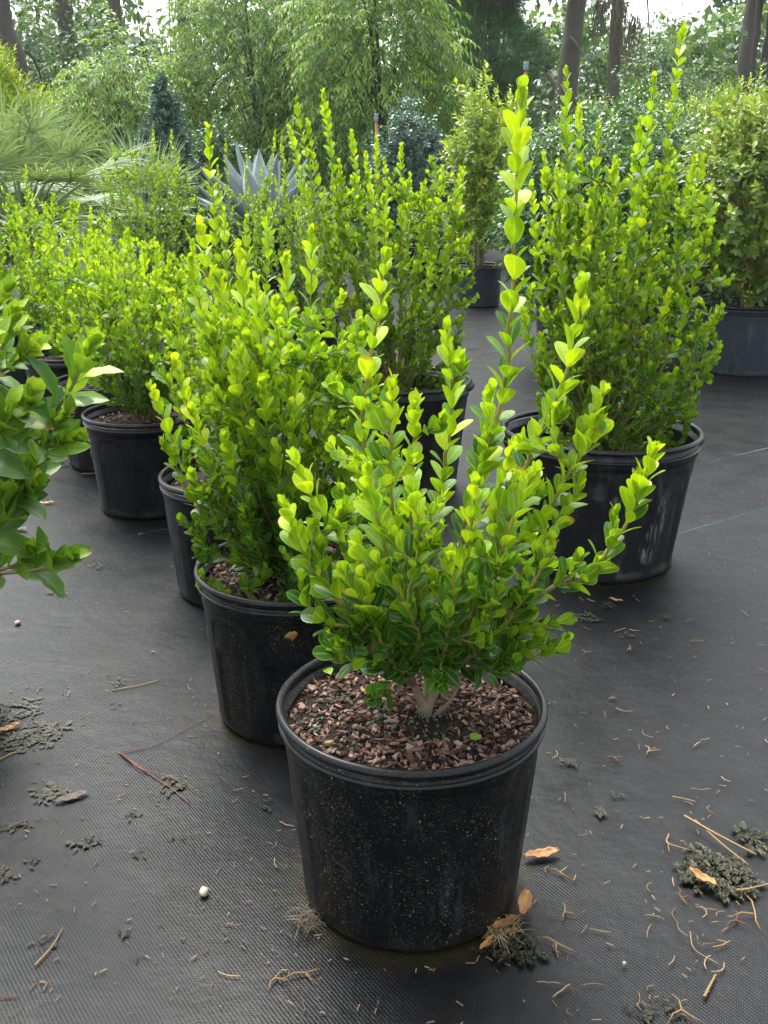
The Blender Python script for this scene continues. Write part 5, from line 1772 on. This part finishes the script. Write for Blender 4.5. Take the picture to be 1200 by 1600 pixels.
    algae(207, 1274, 0.012, 0.012, 12, 'small dark algae knob above the tan chip')
    algae(78, 1240, 0.034, 0.026, 30, 'blackish algae smear beside the dull brown leaf')
    algae(24, 1292, 0.030, 0.014, 26, 'flat algae strip below the dull brown leaf', ang=0.3)
    algae(52, 1150, 0.070, 0.050, 90, 'large algae patch beside the orange leaf at the edge', ang=0.6)
    algae(30, 1110, 0.050, 0.05, 50, 'dark algae spread behind the orange leaf at the edge')
    algae(52, 1347, 0.008, 0.014, 10, 'small pale algae scrap')
    algae(10, 1370, 0.014, 0.014, 12, 'algae crumb cut by the edge')
    algae(215, 1336, 0.009, 0.010, 9, 'algae crumb under a curved needle')
    algae(193, 1458, 0.010, 0.008, 10, 'green algae crumb near the pebble')
    algae(72, 1474, 0.018, 0.012, 10, 'thin algae smear beside the bent tan straw')
    algae(212, 1498, 0.008, 0.007, 8, 'pale algae crumb in the lower foreground')
    algae(183, 1068, 0.012, 0.018, 14, 'algae knob at the end of the pale straw')
    algae(181, 1105, 0.006, 0.014, 7, 'narrow algae crumb left of the second pot')
    algae(420, 1258, 0.009, 0.012, 9, 'algae crumb beside the front pot wall')
    algae(282, 1310, 0.014, 0.006, 9, 'thin algae strip beside a tan chip')
    algae(90, 926, 0.030, 0.02, 18, 'algae crumbs below the broad leaved branch')
    algae(152, 884, 0.018, 0.02, 10, 'algae crumb under the tip of the broad leaved branch')
    algae(95, 725, 0.05, 0.06, 30, 'algae spread at the foot of the half hidden left pot')

    # fibre tuft at the foot of the front pot
    for (px, py, nn, s, lab) in ((497, 1441, 46, 0.045, 'tuft of pale dead grass at the left foot of the front pot'), (790, 1462, 60, 0.040, 'matted tan fibres caught at the right foot of the front pot')):
        p = G(px, py)
        a = Acc()
        for _ in range(nn):
            an = rg.uniform(2.2, 4.2) if px < 600 else rg.uniform(0, 6.28)
            l2 = s * rg.uniform(0.4, 1)
            b = rg.normal(0, s * 0.22, 2)
            tube(a, [(b[0], b[1], 0.001), (b[0] + l2 * .5 * math.cos(an), b[1] + l2 * .5 * math.sin(an), rg.uniform(.004, .018)), (b[0] + l2 * math.cos(an + .2), b[1] + l2 * math.sin(an + .2), rg.uniform(0.001, .01))], [0.0008, 0.0006, 0.0003], 3)
        single('grass_tuft', a, M['fibre'] if px < 600 else M['tan'], lab, 'dead grass', (p[0], p[1], 0), rnd=0.6)
    # pebble with its stalk
    p = G(319, 1397)
    a = Acc()
    import bmesh
    bm = bmesh.new()
    bmesh.ops.create_icosphere(bm, subdivisions=3, radius=0.0075)
    bm.verts.index_update()
    v = np.array([x.co[:] for x in bm.verts])
    v *= (1 + 0.12 * np.sin(v[:, :1] * 500) * np.cos(v[:, 1:2] * 400 + 1))
    v *= np.array((0.85, 1.15, 0.75))
    v[:, 2] += 0.0045
    f = np.array([[x.index for x in q.verts] for q in bm.faces])
    bm.free()
    a.add(v, f)
    single('pebble', a, M['pebble'], 'single pale rounded pebble on the ground cloth', 'pebble', (p[0], p[1], 0))
    p = G(975, 1508)
    a = Acc()
    a.add(ICO[0] * 0.003 + np.array((0, 0, 0.003)), ICO[1])
    single('seed', a, M['pebble'], 'tiny round pale seed right of the front pot', 'seed', (p[0], p[1], 0))
    p = G(28, 975)
    a = Acc()
    a.add(v * np.array((1.1, 1.0, 0.8)), f, 0, 0.0)
    single('stone_chip', a, M['chip'], 'brown stone chip at the edge below the broad leaved branch', 'stone', (p[0], p[1], 0), rnd=0.8)

    # specks too small and many to pick apart
    a = Acc()
    for _ in range(650):
        px, py = rg.uniform(-40, 1240), 520 + 1080 * rg.random() ** 0.7
        p = G(px, py)
        if not clear_of_pots(p, 0.0):
            continue
        an = rg.uniform(0, 6.28)
        l2 = rg.uniform(0.0012, 0.0065)
        w2 = rg.uniform(0.0003, 0.0008)
        c_, s_ = math.cos(an), math.sin(an)
        q = np.array([(-l2, -w2), (l2, -w2 * .6), (l2, w2), (-l2, w2 * .7)])
        q = np.stack([q[:, 0] * c_ - q[:, 1] * s_ + p[0], q[:, 0] * s_ + q[:, 1] * c_ + p[1], np.full(4, 0.0008)], -1)
        qt = q.copy()
        qt[:, 2] += 0.0010
        qt[:, :2] = (qt[:, :2] - p[:2]) * 0.8 + p[:2]
        vv = np.vstack([q, qt])
        a.add(vv, np.array([(4, 5, 6, 7), (0, 1, 5, 4), (1, 2, 6, 5), (2, 3, 7, 6), (3, 0, 4, 7)]), 0, rg.random())
    obj('litter', a.mesh('litter', False), M['tan'], None, kind='stuff', label='fine specks of tan grit scattered over the ground cloth', category='litter')


litter()


# heart shaped tan scrap stuck to the second pot, two fallen green leaves on the front soil
def stuck():
    c = P(456, 993, 1.715 - 0.1755)
    ang = math.atan2(c[1] - 1.715, c[0] + 0.158)
    z = c[2]
    a = Acc()
    th = np.linspace(0, 2 * math.pi, 18, endpoint=False)
    hx = 0.0125 * np.sin(th) ** 3
    hz = 0.010 * (0.8125 * np.cos(th) - 0.3125 * np.cos(2 * th) - 0.125 * np.cos(3 * th) - 0.0625 * np.cos(4 * th))
    v = np.stack([hx * (1 + 0.25 * np.sin(3 * th + 1)) * 0.85, 0.0015 * np.cos(2 * th), hz * (1 + 0.2 * np.cos(2 * th + 0.7)) + 0.25 * hx], -1)
    v = np.vstack([v, [(0, 0.001, 0)]])
    a.add(v, np.array([(i, (i + 1) % 18, 18) for i in range(18)]), 0, 0.0)
    o = single('leaf_scrap', a, M['dry'], 'small heart shaped tan scrap stuck to the second pot', 'leaf', tuple(np.array((-0.158 + 0.1745 * math.cos(ang), 1.715 + 0.1745 * math.sin(ang), z))), smooth=True)
    o.rotation_euler = (0, 0, ang + math.pi / 2)
    md = o.modifiers.new('thickness', 'SOLIDIFY')
    md.thickness = 0.001
    for (px, py, rz, lab) in ((517, 1054, 0.4, 'round green leaf fallen on the bark near the back of the front pot'), (752, 1148, 2.3, 'yellow green leaf fallen on the bark near the front rim')):
        p = G(px, py, 0.272)
        me = mesh_np('shed_leaf', T_BOX[0] * np.array((1.25, 1, 1)) * 0.019, T_BOX[1], True, None, {'luv': T_BOX[2]})
        o = obj('shed_leaf', me, M['box'], None, age=0.72, rnd=0.5)
        o.location = tuple(p)
        o.rotation_euler = (0.12, -0.1, rz)
        tag(o, lab, 'leaf', 'leaves fallen on the front soil')


stuck()

# thin haze volume added over the scene to lighten and soften the background
def haze():
    m = bpy.data.materials.new('added_haze')
    m.use_nodes = True
    nd, lk = m.node_tree.nodes, m.node_tree.links
    nd.remove(nd['Principled BSDF'])
    v = nd.new('ShaderNodeVolumePrincipled')
    v.inputs['Color'].default_value = (0.93, 0.97, 0.95, 1)
    v.inputs['Density'].default_value = 0.0007
    v.inputs['Anisotropy'].default_value = 0.2
    lk.new(v.outputs[0], nd['Material Output'].inputs['Volume'])
    x, y0, y1, z0, z1 = 225, -45, 385, -1.0, 14
    vv = np.array([(-x, y0, z0), (x, y0, z0), (x, y1, z0), (-x, y1, z0), (-x, y0, z1), (x, y0, z1), (x, y1, z1), (-x, y1, z1)])
    f = np.array([(0, 3, 2, 1), (4, 5, 6, 7), (0, 1, 5, 4), (1, 2, 6, 5), (2, 3, 7, 6), (3, 0, 4, 7)])
    obj('haze', mesh_np('haze', vv, f, False), m, None, kind='stuff', label='thin added haze that pales the background', category='haze')


haze()
